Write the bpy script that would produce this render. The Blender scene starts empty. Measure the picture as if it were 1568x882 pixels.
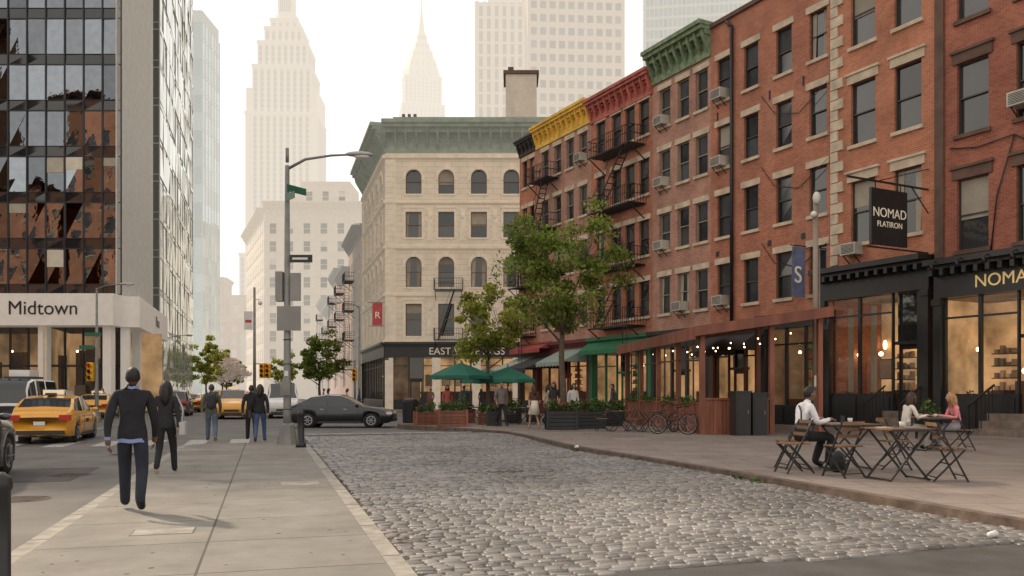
import bpy, math, random
import numpy as np
from mathutils import Vector, Matrix
rnd=random.Random(11)
nr=np.random.RandomState(5)
sc=bpy.context.scene
col=sc.collection
rad=math.radians
HAZE_GLOW=(1.0,0.92,0.80)  # colour of the distance haze painted into materials as a glow

# ------------------------------------------------------------------ materials
def M(name,c,rough=.7,var=.12,scale=2.0,bump=0.0,bscale=30,metal=0,haze_glow=0,isl=0,emit=0,ecol=None,spec=.5,coat=0,streak=False,alpha=1,transl=0):
    m=bpy.data.materials.new(name); m.use_nodes=True
    N=m.node_tree.nodes; L=m.node_tree.links; bs=N['Principled BSDF']
    tc=N.new('ShaderNodeTexCoord'); no=N.new('ShaderNodeTexNoise'); no.inputs['Scale'].default_value=scale; no.inputs['Detail'].default_value=6
    if streak:
        mp=N.new('ShaderNodeMapping'); mp.inputs['Scale'].default_value=(1,1,.18); L.new(tc.outputs['Object'],mp.inputs[0]); L.new(mp.outputs[0],no.inputs['Vector'])
    else: L.new(tc.outputs['Object'],no.inputs['Vector'])
    mr=N.new('ShaderNodeMapRange'); mr.inputs[1].default_value=.3; mr.inputs[2].default_value=.7; L.new(no.outputs['Fac'],mr.inputs[0])
    mx=N.new('ShaderNodeMixRGB'); L.new(mr.outputs[0],mx.inputs[0])
    k=1-haze_glow
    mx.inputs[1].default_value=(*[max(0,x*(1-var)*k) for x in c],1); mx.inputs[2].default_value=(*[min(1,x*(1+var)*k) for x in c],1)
    out=mx.outputs[0]
    if isl:
        g=N.new('ShaderNodeNewGeometry'); r2=N.new('ShaderNodeMapRange'); r2.inputs[3].default_value=max(0,1-isl); r2.inputs[4].default_value=1+isl
        L.new(g.outputs['Random Per Island'],r2.inputs[0]); m2=N.new('ShaderNodeMixRGB'); m2.blend_type='MULTIPLY'; m2.inputs[0].default_value=1
        L.new(out,m2.inputs[1]); L.new(r2.outputs[0],m2.inputs[2]); out=m2.outputs[0]
    L.new(out,bs.inputs['Base Color'])
    bs.inputs['Roughness'].default_value=rough; bs.inputs['Metallic'].default_value=metal; bs.inputs['Specular IOR Level'].default_value=spec
    bs.inputs['Coat Weight'].default_value=coat; bs.inputs['Coat Roughness'].default_value=.05
    if haze_glow:
        bs.inputs['Emission Color'].default_value=(*HAZE_GLOW,1); bs.inputs['Emission Strength'].default_value=haze_glow  # aerial haze put into the surface: emission over a dimmed base colour
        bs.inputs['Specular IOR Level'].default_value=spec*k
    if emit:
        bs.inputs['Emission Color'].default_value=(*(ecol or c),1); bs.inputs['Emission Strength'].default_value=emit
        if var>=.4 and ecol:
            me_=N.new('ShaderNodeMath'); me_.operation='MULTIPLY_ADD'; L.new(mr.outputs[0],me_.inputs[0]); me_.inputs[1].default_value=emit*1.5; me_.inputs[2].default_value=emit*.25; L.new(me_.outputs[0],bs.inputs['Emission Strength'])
    if bump:
        nb=N.new('ShaderNodeTexNoise'); nb.inputs['Scale'].default_value=bscale; nb.inputs['Detail'].default_value=4; L.new(tc.outputs['Object'],nb.inputs['Vector'])
        b=N.new('ShaderNodeBump'); b.inputs['Strength'].default_value=bump; b.inputs['Distance'].default_value=.02; L.new(nb.outputs['Fac'],b.inputs['Height']); L.new(b.outputs[0],bs.inputs['Normal'])
    if alpha<1:
        tr=N.new('ShaderNodeBsdfTransparent'); ms=N.new('ShaderNodeMixShader'); ms.inputs[0].default_value=alpha
        L.new(tr.outputs[0],ms.inputs[1]); L.new(bs.outputs[0],ms.inputs[2]); L.new(ms.outputs[0],N['Material Output'].inputs[0])
    if transl:
        tl=N.new('ShaderNodeBsdfTranslucent'); L.new(out,tl.inputs[0]); ms=N.new('ShaderNodeMixShader'); ms.inputs[0].default_value=transl
        L.new(bs.outputs[0],ms.inputs[1]); L.new(tl.outputs[0],ms.inputs[2]); L.new(ms.outputs[0],N['Material Output'].inputs[0])
    return m

def BR(name,c1,c2,mo,bw=.22,bh=.075,ms=.009,haze_glow=0,flat=False,off=.5,rough=.85,bump=.25,var=.25,nscale=.6,shift=(0,0,0),weather=0,wcol=(.5,.42,.34)):
    m=bpy.data.materials.new(name); m.use_nodes=True
    N=m.node_tree.nodes; L=m.node_tree.links; bs=N['Principled BSDF']
    tc=N.new('ShaderNodeTexCoord')
    if flat:
        mp=N.new('ShaderNodeMapping'); mp.inputs['Location'].default_value=shift; L.new(tc.outputs['Object'],mp.inputs[0]); vec=mp.outputs[0]
    else:
        sx=N.new('ShaderNodeSeparateXYZ'); L.new(tc.outputs['Object'],sx.inputs[0]); ad=N.new('ShaderNodeMath'); L.new(sx.outputs[0],ad.inputs[0]); L.new(sx.outputs[1],ad.inputs[1])
        cb=N.new('ShaderNodeCombineXYZ'); L.new(ad.outputs[0],cb.inputs[0]); L.new(sx.outputs[2],cb.inputs[1]); vec=cb.outputs[0]
    bt=N.new('ShaderNodeTexBrick'); L.new(vec,bt.inputs['Vector']); bt.offset=off
    k=1-haze_glow
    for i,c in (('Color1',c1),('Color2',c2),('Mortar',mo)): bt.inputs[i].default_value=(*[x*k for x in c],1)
    bt.inputs['Scale'].default_value=1; bt.inputs['Mortar Size'].default_value=ms; bt.inputs['Brick Width'].default_value=bw; bt.inputs['Row Height'].default_value=bh
    no=N.new('ShaderNodeTexNoise'); no.inputs['Scale'].default_value=nscale; no.inputs['Detail'].default_value=9; no.inputs['Roughness'].default_value=.7; L.new(tc.outputs['Object'],no.inputs['Vector'])
    mr=N.new('ShaderNodeMapRange'); mr.inputs[1].default_value=.3; mr.inputs[2].default_value=.7; mr.inputs[3].default_value=1-var; mr.inputs[4].default_value=1+var; L.new(no.outputs['Fac'],mr.inputs[0])
    mx=N.new('ShaderNodeMixRGB'); mx.blend_type='MULTIPLY'; mx.inputs[0].default_value=1; L.new(bt.outputs['Color'],mx.inputs[1]); L.new(mr.outputs[0],mx.inputs[2])
    out=mx.outputs[0]
    if weather:
        mp2=N.new('ShaderNodeMapping'); mp2.inputs['Scale'].default_value=(1,1,.35); L.new(tc.outputs['Object'],mp2.inputs[0])
        n2=N.new('ShaderNodeTexNoise'); n2.inputs['Scale'].default_value=.55; n2.inputs['Detail'].default_value=8; n2.inputs['Roughness'].default_value=.75; L.new(mp2.outputs[0],n2.inputs['Vector'])
        m3=N.new('ShaderNodeMapRange'); m3.inputs[1].default_value=.48; m3.inputs[2].default_value=.72; m3.inputs[4].default_value=weather; L.new(n2.outputs['Fac'],m3.inputs[0])
        m4=N.new('ShaderNodeMixRGB'); L.new(m3.outputs[0],m4.inputs[0]); L.new(out,m4.inputs[1]); m4.inputs[2].default_value=(*[q*k for q in wcol],1); out=m4.outputs[0]
    L.new(out,bs.inputs['Base Color']); bs.inputs['Roughness'].default_value=rough
    b=N.new('ShaderNodeBump'); b.inputs['Strength'].default_value=bump; b.inputs['Distance'].default_value=.01; b.invert=True; L.new(bt.outputs['Fac'],b.inputs['Height']); L.new(b.outputs[0],bs.inputs['Normal'])
    if haze_glow: bs.inputs['Emission Color'].default_value=(*HAZE_GLOW,1); bs.inputs['Emission Strength'].default_value=haze_glow  # same painted distance haze, as emission on the brick
    return m

# ------------------------------------------------------------------ builder
class B:
    def __init__(s,name): s.name=name; s.p={}; s.f=(0,0,0,0); s.kids=[]
    def frame(s,ox=0,oy=0,ang=0,oz=0): s.f=(ox,oy,oz,rad(ang))
    def add(s,part,mat,vs,fs,smooth=False):
        ox,oy,oz,a=s.f; c,n=math.cos(a),math.sin(a)
        k=(part,mat.name,smooth); V,F=s.p.setdefault(k,([],[])); o=len(V)
        V.extend([(ox+c*x-n*y,oy+n*x+c*y,oz+z) for x,y,z in vs]); F.extend([tuple(i+o for i in f) for f in fs])
    def box(s,part,mat,x0,x1,y0,y1,z0,z1):
        s.add(part,mat,[(x0,y0,z0),(x1,y0,z0),(x1,y1,z0),(x0,y1,z0),(x0,y0,z1),(x1,y0,z1),(x1,y1,z1),(x0,y1,z1)],
              [(0,3,2,1),(4,5,6,7),(0,1,5,4),(1,2,6,5),(2,3,7,6),(3,0,4,7)])
    def quad(s,part,mat,a,b,c,d): s.add(part,mat,[a,b,c,d],[(0,1,2,3)])
    def beam(s,part,mat,p,q,w,h=None):
        h=h or w; p=Vector(p);q=Vector(q); d=(q-p).normalized(); up=Vector((0,0,1)) if abs(d.z)<.95 else Vector((1,0,0))
        a=d.cross(up).normalized()*w/2; b=a.cross(d).normalized()*h/2
        vs=[p-a-b,p+a-b,p+a+b,p-a+b,q-a-b,q+a-b,q+a+b,q-a+b]
        s.add(part,mat,[tuple(v) for v in vs],[(0,3,2,1),(4,5,6,7),(0,1,5,4),(1,2,6,5),(2,3,7,6),(3,0,4,7)])
    def ell(s,part,mat,rings,n=22,yo=0):
        vs=[];fs=[]
        for (z,rx,ry) in rings:
            for k in range(n): t=2*math.pi*k/n; vs.append((rx*math.cos(t),yo+ry*math.sin(t),z+.006*math.sin(5*t)))
        for i in range(len(rings)-1):
            for k in range(n): fs.append((i*n+k,i*n+(k+1)%n,(i+1)*n+(k+1)%n,(i+1)*n+k))
        s.add(part,mat,vs,fs,True)
    def tube(s,part,mat,pts,rs,n=8,smooth=True,cap=True):
        pts=[Vector(p) for p in pts]
        if not hasattr(rs,'__len__'): rs=[rs]*len(pts)
        vs=[];fs=[]; prev=None
        for i,p in enumerate(pts):
            d=(pts[min(i+1,len(pts)-1)]-pts[max(i-1,0)]).normalized()
            if prev is None:
                up=Vector((0,0,1)) if abs(d.z)<.9 else Vector((1,0,0)); a=d.cross(up).normalized()
            else: a=(prev-d*prev.dot(d)).normalized()
            prev=a; b=d.cross(a)
            for k in range(n):
                t=2*math.pi*k/n; vs.append(tuple(p+(a*math.cos(t)+b*math.sin(t))*rs[i]))
        for i in range(len(pts)-1):
            for k in range(n): fs.append((i*n+k,i*n+(k+1)%n,(i+1)*n+(k+1)%n,(i+1)*n+k))
        if cap: fs.append(tuple(range(n))[::-1]); fs.append(tuple((len(pts)-1)*n+k for k in range(n)))
        s.add(part,mat,vs,fs,smooth)
    def ring(s,part,mat,c,r,tr,axis,n=24,m=6):
        c=Vector(c); ax=Vector(axis).normalized(); u=ax.cross(Vector((0,0,1)));
        u=u.normalized() if u.length>.1 else Vector((1,0,0)); v=ax.cross(u)
        vs=[];fs=[]
        for i in range(n):
            t=2*math.pi*i/n; rd=u*math.cos(t)+v*math.sin(t)
            for k in range(m):
                q=2*math.pi*k/m; vs.append(tuple(c+rd*(r+tr*math.cos(q))+ax*tr*math.sin(q)))
        for i in range(n):
            for k in range(m): fs.append((i*m+k,i*m+(k+1)%m,((i+1)%n)*m+(k+1)%m,((i+1)%n)*m+k))
        s.add(part,mat,vs,fs,True)
    def sphere(s,part,mat,c,r,nu=14,nv=10,fn=None,keep=None):
        if not hasattr(r,'__len__'): r=(r,r,r)
        vs=[];fs=[]
        for j in range(nv+1):
            ph=math.pi*j/nv
            for i in range(nu):
                t=2*math.pi*i/nu; x,y,z=math.sin(ph)*math.cos(t),math.sin(ph)*math.sin(t),math.cos(ph)
                if fn: x,y,z=fn(x,y,z)
                vs.append((c[0]+x*r[0],c[1]+y*r[1],c[2]+z*r[2]))
        for j in range(nv):
            for i in range(nu):
                if keep:
                    ph=math.pi*(j+.5)/nv;t=2*math.pi*(i+.5)/nu
                    if not keep(math.sin(ph)*math.cos(t),math.sin(ph)*math.sin(t),math.cos(ph)): continue
                fs.append((j*nu+i,(j+1)*nu+i,(j+1)*nu+(i+1)%nu,j*nu+(i+1)%nu))
        s.add(part,mat,vs,fs,True)
    def leaves(s,part,mat,c,r,n,size):
        P=nr.normal(size=(n,3)); P/=np.linalg.norm(P,axis=1)[:,None]; P*=(nr.rand(n,1)**.45)*np.array(r); P+=np.array(c)
        a=nr.normal(size=(n,3)); a/=np.linalg.norm(a,axis=1)[:,None]; b=np.cross(a,nr.normal(size=(n,3))); b/=np.linalg.norm(b,axis=1)[:,None]
        sz=size*(.6+.8*nr.rand(n,1)); a=a*sz; b=b*sz*.55
        V=np.stack([P-a,P+b,P+a,P-b],1).reshape(-1,3)
        s.add(part,mat,[tuple(v) for v in V.tolist()],[(4*i,4*i+1,4*i+2,4*i+3) for i in range(n)])
    def text(s,part,mat,txt,loc,size,rz=0,ext=.01,align='LEFT'):
        cu=bpy.data.curves.new(part,'FONT'); cu.body=txt; cu.size=size; cu.extrude=ext; cu.align_x=align; cu.materials.append(mat)
        ox,oy,oz,a=s.f; c,n=math.cos(a),math.sin(a); x,y,z=loc
        o=bpy.data.objects.new(part,cu); o.location=(ox+c*x-n*y,oy+n*x+c*y,oz+z); o.rotation_euler=(rad(90),0,rad(rz)+a); col.objects.link(o); s.kids.append(o)
    def finish(s,loc=(0,0,0),rz=0,scale=1):
        e=bpy.data.objects.new(s.name,None); e.empty_display_size=.1; col.objects.link(e)
        for (part,mn,sm),(V,F) in s.p.items():
            me=bpy.data.meshes.new(part); me.from_pydata(V,[],F); me.materials.append(bpy.data.materials[mn])
            if sm: me.polygons.foreach_set('use_smooth',[True]*len(me.polygons))
            o=bpy.data.objects.new(part,me); col.objects.link(o); o.parent=e
        for o in s.kids: o.parent=e
        e.location=loc; e.rotation_euler=(0,0,rad(rz)); e.scale=(scale,)*3
        return e

# ------------------------------------------------------------------ shared materials
iron=M('black_iron',(.018,.018,.02),.45,var=.3)
black_paint=M('black_paint',(.022,.022,.024),.35,var=.25,bump=.1)
steel=M('galvanised_steel',(.22,.215,.205),.5,metal=.3,var=.25)
glass=M('window_glass',(.035,.036,.038),.06,isl=.85,spec=.9)
glassd=M('dark_glass',(.02,.022,.025),.04,spec=.9)
clearg=M('shop_glass',(.05,.05,.05),.03,spec=1,alpha=.22)
blind=M('window_blind',(.34,.30,.24),.8,isl=.45)
white_paint=M('white_paint',(.72,.7,.66),.5)
cream_frame=M('sash_paint',(.30,.26,.21),.5)
dark_frame=M('dark_sash_paint',(.05,.045,.04),.4)
stone=M('limestone_trim',(.58,.48,.36),.8,var=.25,bump=.2)
stepst=M('worn_step_stone',(.22,.17,.135),.85,var=.3,bump=.3,scale=4)
brownstone=M('brownstone_trim',(.13,.075,.055),.8,var=.25,bump=.2)
gold=M('gold_letters',(.85,.6,.25),.4,emit=.25)
cream_let=M('cream_letters',(.85,.75,.58),.5,emit=.15)
tar=M('roof_tar',(.12,.11,.10),.9)
rubber=M('tire_rubber',(.02,.02,.02),.8)
chrome=M('wheel_alloy',(.5,.5,.52),.3,metal=.9)
redlens=M('red_lens',(.35,.015,.01),.2,emit=.15)
whitelens=M('head_lens',(.75,.75,.75),.15)
plastic=M('black_plastic',(.03,.03,.032),.55)
bark=M('tree_bark',(.12,.085,.06),.9,var=.3,scale=8,bump=.5)
leafm=M('tree_leaves',(.20,.26,.045),.55,isl=.55,var=.4,scale=.7,transl=.5)
leafy=M('spring_leaves',(.32,.34,.06),.55,isl=.5,var=.4,scale=.7,transl=.5)
leafd=M('shrub_leaves',(.08,.13,.03),.55,isl=.6,var=.4,scale=3,transl=.25)
wood=M('stained_wood',(.24,.085,.05),.6,var=.35,scale=4,streak=True,isl=.25)
woodt=M('teak_slats',(.20,.11,.06),.6,var=.3,isl=.25)
bulb=M('light_bulb',(1,.8,.5),.5,emit=8,ecol=(1,.72,.38),var=.1)
acm=M('aircon_casing',(.50,.47,.41),.5,var=.2)

# ------------------------------------------------------------------ people
def person(name,loc,face,top,bot,shoes=(.02,.02,.02),skin=(.45,.27,.19),hair=(.02,.015,.012),pose='stand',H=1.75,female=False,hairlen=0,
           hem=None,sleeves=True,skirt=None,headyaw=0,bare=False,J=None,extras=None,ph=1):
    P=dict(pel=(0,0,.97),spi=(0,-.015,1.14),che=(0,-.01,1.32),nck=(0,-.01,1.475),hdb=(0,.012,1.555))
    sw=.150 if female else .172
    for sg,S in ((-1,'L'),(1,'R')):
        P['sh'+S]=(sg*sw,-.01,1.42);P['el'+S]=(sg*(sw+.05),-.05,1.13);P['wr'+S]=(sg*(sw+.065),.03,.88);P['pm'+S]=(sg*(sw+.06),.05,.80)
        P['hi'+S]=(sg*.092,0,.90);P['kn'+S]=(sg*.108,.02,.50);P['an'+S]=(sg*.115,-.02,.09);P['to'+S]=(sg*.14,.13,.045)
    if pose=='walk':
        f,b_=('L','R') if ph>0 else ('R','L')
        sg={'L':-1,'R':1}
        P['kn'+f]=(sg[f]*.11,.17,.52);P['an'+f]=(sg[f]*.12,.25,.10);P['to'+f]=(sg[f]*.14,.40,.075)
        P['kn'+b_]=(sg[b_]*.11,.00,.50);P['an'+b_]=(sg[b_]*.12,-.27,.17);P['to'+b_]=(sg[b_]*.13,-.15,.05)
        P['el'+f]=(sg[f]*(sw+.06),-.12,1.14);P['wr'+f]=(sg[f]*(sw+.08),-.15,.89);P['pm'+f]=(sg[f]*(sw+.08),-.13,.81)
        P['el'+b_]=(sg[b_]*(sw+.06),.0,1.13);P['wr'+b_]=(sg[b_]*(sw+.06),.14,.91);P['pm'+b_]=(sg[b_]*(sw+.055),.18,.83)
    if pose=='sit':
        P.update(pel=(0,0,.545),spi=(0,.0,.72),che=(0,.05,.90),nck=(0,.10,1.06),hdb=(0,.13,1.13))
        for sg,S in ((-1,'L'),(1,'R')):
            P['sh'+S]=(sg*sw,.07,1.0);P['el'+S]=(sg*.24,.17,.74);P['wr'+S]=(sg*.15,.40,.80);P['pm'+S]=(sg*.12,.48,.80)
            P['hi'+S]=(sg*.10,.06,.53);P['kn'+S]=(sg*.13,.46,.52);P['an'+S]=(sg*.12,.40,.10);P['to'+S]=(sg*.13,.55,.045)
    if J: P.update(J)
    keys=list(P); idx={k:i for i,k in enumerate(keys)}
    k=H/1.75; fw=.88 if female else 1
    radii=dict(pel=.135,spi=.122*fw,che=.138*fw,nck=.066*fw,hdb=.05)
    for S in 'LR': radii.update({'sh'+S:.068*fw,'el'+S:.052*fw,'wr'+S:.034*fw,'pm'+S:.036*fw,'hi'+S:.10,'kn'+S:.078*fw,'an'+S:.062*fw,'to'+S:.046})
    if bare:
        for S in 'LR': radii['kn'+S]=.052; radii['an'+S]=.034
    E=[('pel','spi','T'),('spi','che','T'),('che','nck','T'),('nck','hdb','N')]
    for S in 'LR':
        E+=[('che','sh'+S,'T'),('sh'+S,'el'+S,'U'),('el'+S,'wr'+S,'F'),('wr'+S,'pm'+S,'H'),('pel','hi'+S,'G'),('hi'+S,'kn'+S,'G'),('kn'+S,'an'+S,'C'),('an'+S,'to'+S,'S')]
    me=bpy.data.meshes.new('body'); me.from_pydata([tuple(c*k for c in P[q]) for q in keys],[(idx[a],idx[b_]) for a,b_,_ in E],[])
    ob=bpy.data.objects.new('tmp',me); col.objects.link(ob)
    ob.modifiers.new('skin','SKIN')
    for q,i in idx.items():
        sv=me.skin_vertices[0].data[i]; r=radii[q]*k; sv.radius=(r,r); sv.use_root=(q=='pel')
    ss=ob.modifiers.new('sub','SUBSURF'); ss.levels=2
    dg=bpy.context.evaluated_depsgraph_get(); dg.update()
    nm=bpy.data.meshes.new_from_object(ob.evaluated_get(dg)); bpy.data.objects.remove(ob)
    n=len(nm.vertices); V=np.zeros(n*3); nm.vertices.foreach_get('co',V); V=V.reshape(-1,3)
    zt,zb=P['nck'][2]*k,P['pel'][2]*k
    w=np.clip((V[:,2]-zb+.1)/.15,0,1)*np.clip((zt+.02-V[:,2])/.1,0,1)
    cy=np.interp(V[:,2],[zb,zt],[P['pel'][1]*k,P['nck'][1]*k]); dy=V[:,1]-cy
    w*=np.clip((.3-np.abs(dy))/.12,0,1)
    V[:,1]=cy+dy*(1-.2*w); V[:,0]*=1+.08*w
    nm.vertices.foreach_set('co',V.ravel())
    A=np.array([P[a] for a,_,_ in E])*k; Bq=np.array([P[b_] for _,b_,_ in E])*k
    cen=np.array([p.center[:] for p in nm.polygons])
    d=Bq-A; t=np.clip(((cen[:,None]-A)*d).sum(2)/(d*d).sum(1),0,1); dist=np.linalg.norm(cen[:,None]-(A+t[...,None]*d),axis=2)-np.array([.05 if e[2] in 'TG' else 0 for e in E])
    near=dist.argmin(1)
    def mt(s_,c,**kw): return M(name+'_'+s_,c,**kw)
    mats=[mt('skin',skin,rough=.55,var=.05),mt('top',top,rough=.85,var=.2,bump=.6,bscale=14,scale=6),mt('trousers',bot,rough=.85,var=.2,bump=.6,bscale=14,scale=6),
          mt('shoes',shoes,rough=.4),mt('hair',hair,rough=.5,var=.4,scale=20,bump=.4,bscale=60)]
    for m_ in mats[:4]: nm.materials.append(m_)
    lab={'T':1,'N':0,'U':1,'F':1 if sleeves else 0,'H':0,'G':2,'C':0 if bare else 2,'S':3}
    mi=[lab[E[q][2]] for q in near]
    for i,q in enumerate(near):
        z=cen[i,2]/k
        if E[q][2]=='G' and pose!='sit' and z>.88: mi[i]=1
        if E[q][2]=='G' and bare and z<.62: mi[i]=0
    nm.polygons.foreach_set('material_index',mi); nm.polygons.foreach_set('use_smooth',[True]*len(nm.polygons))
    nm.name='body'
    body=bpy.data.objects.new('body',nm); col.objects.link(body)
    b=B(name); b.kids.append(body)
    skm,hm=mats[0],mats[4]
    if pose!='sit' and not skirt:
        b.ell('top_hem',mats[1],[(1.12*k,.135*k*fw,.105*k),(1.0*k,.158*k,.120*k),(.90*k,.172*k,.128*k),(.885*k,.168*k,.124*k)])
        if hem: b.ell('shirt_tail',mt('shirt_tail',hem,rough=.8),[(.92*k,.166*k,.122*k),(.86*k,.172*k,.128*k),(.842*k,.173*k,.128*k)])
    for S,sg in (('L',-1),('R',1)):
        wv=Vector(P['wr'+S])*k; pv=Vector(P['pm'+S])*k; d=(pv-wv).normalized(); side=Vector((0,1,0)) if abs(d.y)<.7 else Vector((1,0,0))
        side=(side-d*side.dot(d)).normalized(); inn=d.cross(side).normalized(); inn=inn*(-1 if inn.x*sg>0 else 1)
        if pose=='sit': inn=Vector((0,0,-1))
        for j,ln in enumerate((.062,.072,.068,.052)):
            o=pv+side*((j-1.5)*.019)+d*.015
            b.tube('finger',skm,[o,o+d*ln*.45+inn*.006,o+d*ln*.8+inn*.022,o+d*ln+inn*.04],[.0095,.009,.008,.006],6)
        o=wv*.5+pv*.5+side*.03
        b.tube('thumb',skm,[o,o+side*.018+d*.03,o+side*.02+d*.055+inn*.012],[.012,.010,.007],6)
    c=Vector(P['hdb'])*k+Vector((0,.02,.080*k)); h=k*1.0
    b.f=(c.x,c.y,c.z,rad(headyaw))
    def hf(x,y,z):
        if z<0:
            x*=1-.28*z*z; y*=(1-.12*z*z); 
            if y>0: y+= .06*(-z)
        return x,y,z
    b.sphere('head',skm,(0,0,0),(.074*h,.094*h,.115*h),18,14,hf)
    b.tube('nose',skm,[(0,.086*h,.02*h),(0,.102*h,-.012*h),(0,.088*h,-.026*h)],[.007*h,.013*h,.008*h],6)
    for sg in (-1,1):
        b.sphere('ear',skm,(sg*.076*h,-.005,-.005*h),(.012*h,.02*h,.03*h),8,6)
        b.sphere('eye',iron,(sg*.03*h,.083*h,.012*h),(.012*h,.008*h,.006*h),8,6)
    b.tube('mouth',redlens if female else skm,[(-.022*h,.086*h,-.052*h),(0,.095*h,-.053*h),(.022*h,.086*h,-.052*h)],[.003,.006,.003],6)
    b.sphere('hair',hm,(0,-.008*h,.012*h),(.083*h,.100*h,.118*h),20,16,None,lambda x,y,z:(z>.45 or (y<.15 and z>-.35) or (y<-.3 and z>-.6) or (abs(x)>.8 and z>.05 and y<.35)))
    if hairlen:
        hl=hairlen
        b.tube('long_hair',hm,[(0,-.03*h,.10*h),(0,-.055*h,0),(0,-.075*h,-.10*h),(0,-.085*h,-.10-hl*.6),(0,-.08*h,-.12-hl)],[.05,.088*h,.085*h,.08*h,.035*h],12)
        for sg in (-1,1): b.tube('side_hair',hm,[(sg*.05*h,.02*h,.08*h),(sg*.078*h,.02*h,0),(sg*.085*h,-.01,-.10*h),(sg*.07*h,-.03,-.12-hl*.6)],[.025,.032,.034,.02],8)
    b.frame()
    if skirt:
        z1,z0,r0=skirt[1],skirt[2],skirt[3]; sm=mt('skirt',skirt[0],rough=.85,var=.15,bump=.5,bscale=12)
        b.tube('skirt',sm,[(0,0,z1*k),(0,0,(z1*.6+z0*.4)*k),(0,.02,z0*k)],[.135*k,.17*k,r0*k],18)
    if extras: extras(b,k,mt)
    return b.finish(loc,face)

def backpack(c):
    def f(b,k,mt):
        m=mt('backpack',c,rough=.7,bump=.3)
        b.sphere('backpack',m,(0,-.20,1.22),(.17,.12,.26),14,10,lambda x,y,z:(max(-.8,min(.8,x)),max(-.8,min(.8,y)),max(-.85,min(.85,z))))
        for s_ in (-1,1): b.tube('strap',m,[(s_*.12,-.16,1.42),(s_*.125,.0,1.50),(s_*.14,.12,1.40),(s_*.15,.05,1.15)],.018,6)
    return f
def handbag(side,c):
    def f(b,k,mt):
        m=mt('bag',c,rough=.5); x=side*.29
        b.box('bag',m,x-.05,x+.05,-.15,.15,.74,.96)
        b.tube('bag_strap',m,[(x,-.12,.95),(x,-.05,1.2),(side*.17,.0,1.47),(x,.06,1.2),(x,.12,.95)],.011,6)
    return f
ZS=.12; ZP=.20
def collar(b,k,mt):
    m=mt('shirt_collar',(.22,.27,.45),rough=.8); b.ell('collar',m,[(1.495*k,.075,.07),(1.525*k,.066,.064)],16,-.005)
    for S,x,y,z in (('L',-.252,-.15,.895),('R',.232,.14,.915)): b.tube('shirt_cuff',m,[(x*k,y*k,z*k+.03),(x*k,y*k+.005,z*k-.01)],[.036,.037],10,cap=False)
person('man_in_dark_sweater',(-4.76,10.65,ZS),16,(.013,.013,.017),(.018,.023,.037),(.01,.01,.01),(.14,.07,.045),(.006,.005,.005),'walk',1.80,hem=(.22,.28,.52),ph=1,extras=collar)
person('woman_in_dark_jacket',(-6.2,15.2,ZS),14,(.02,.02,.022),(.015,.015,.017),(.5,.4,.3),(.35,.2,.14),(.015,.01,.008),'walk',1.70,female=True,hairlen=.22,ph=-1,extras=handbag(1,(.45,.45,.45)))
person('man_with_backpack',(-8.92,25.2,ZS),16,(.10,.10,.07),(.10,.14,.21),(.3,.2,.12),(.42,.27,.2),(.05,.03,.02),'walk',1.72,ph=1,extras=backpack((.03,.03,.035)))
person('woman_in_black_coat',(-7.42,25.0,ZS),14,(.015,.015,.018),(.06,.10,.20),(.12,.06,.04),(.42,.27,.2),(.02,.012,.01),'walk',1.72,female=True,hairlen=.15,ph=-1,extras=handbag(-1,(.02,.02,.02)))
person('man_in_black_jacket',(-7.95,25.9,ZS),16,(.02,.02,.022),(.03,.03,.035),(.02,.02,.02),(.3,.18,.12),(.02,.015,.01),'walk',1.70,ph=1)
person('man_in_grey_shirt',(-.43,34.6,ZP),200,(.20,.18,.17),(.02,.02,.025),(.02,.02,.02),(.35,.2,.14),(.02,.015,.01),'walk',1.84,sleeves=False,extras=handbag(1,(.05,.03,.02)))
person('woman_in_pale_dress',(.85,32.4,ZP),15,(.10,.04,.03),(.7,.62,.52),(.5,.35,.25),(.45,.28,.2),(.05,.025,.015),'walk',1.70,female=True,hairlen=.2,sleeves=False,bare=True,skirt=((.75,.66,.55),1.12,.58,.25))
person('woman_in_dark_dress',(1.65,33.4,ZP),150,(.03,.03,.035),(.03,.03,.035),(.02,.02,.02),(.45,.28,.2),(.04,.02,.015),'stand',1.80,female=True,hairlen=.1,sleeves=False)
person('woman_in_white_top',(2.45,33.9,ZP),200,(.75,.72,.68),(.02,.02,.025),(.02,.02,.02),(.45,.28,.2),(.04,.02,.015),'stand',1.76,female=True,hairlen=.15)
for i,(x,y,c1) in enumerate([(-13.4,62,(.02,.02,.03)),(-14.2,64,(.3,.1,.08)),(-12.8,66,(.5,.5,.5)),(-26.5,54,(.03,.03,.04)),(-27.5,57,(.4,.35,.3)),(-11.6,64.5,(.04,.05,.1)),
    (-3.2,42,(.45,.12,.1)),(-2.6,46,(.05,.06,.1)),(1.6,37.5,(.4,.36,.3)),(4.3,36.2,(.06,.06,.07)),(3.1,44,(.5,.5,.48)),(-6.5,68,(.2,.1,.08)),(-2.5,69,(.03,.03,.03))]):
    person('pedestrian',(x,y,.2 if x>-5 and y<60 else .12),rnd.choice([16,190,100,-80]),c1,(.04,.05,.08),pose='walk',H=1.76,female=i%2==0,hairlen=.15*(i%2==0))
def shoulder_bag(b,k,mt):
    m=mt('bag',(.015,.015,.018),rough=.6)
    b.sphere('satchel',m,(.22,-.12,.62),(.06,.16,.19),12,8,lambda x,y,z:(x,max(-.8,min(.8,y)),max(-.8,min(.8,z))))
    b.tube('strap',m,[(.22,-.12,.78),(.14,-.08,.95),(-.02,-.03,1.04),(-.14,.05,1.0),(-.16,.17,.85)],.014,6)
SC=1.12
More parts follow.
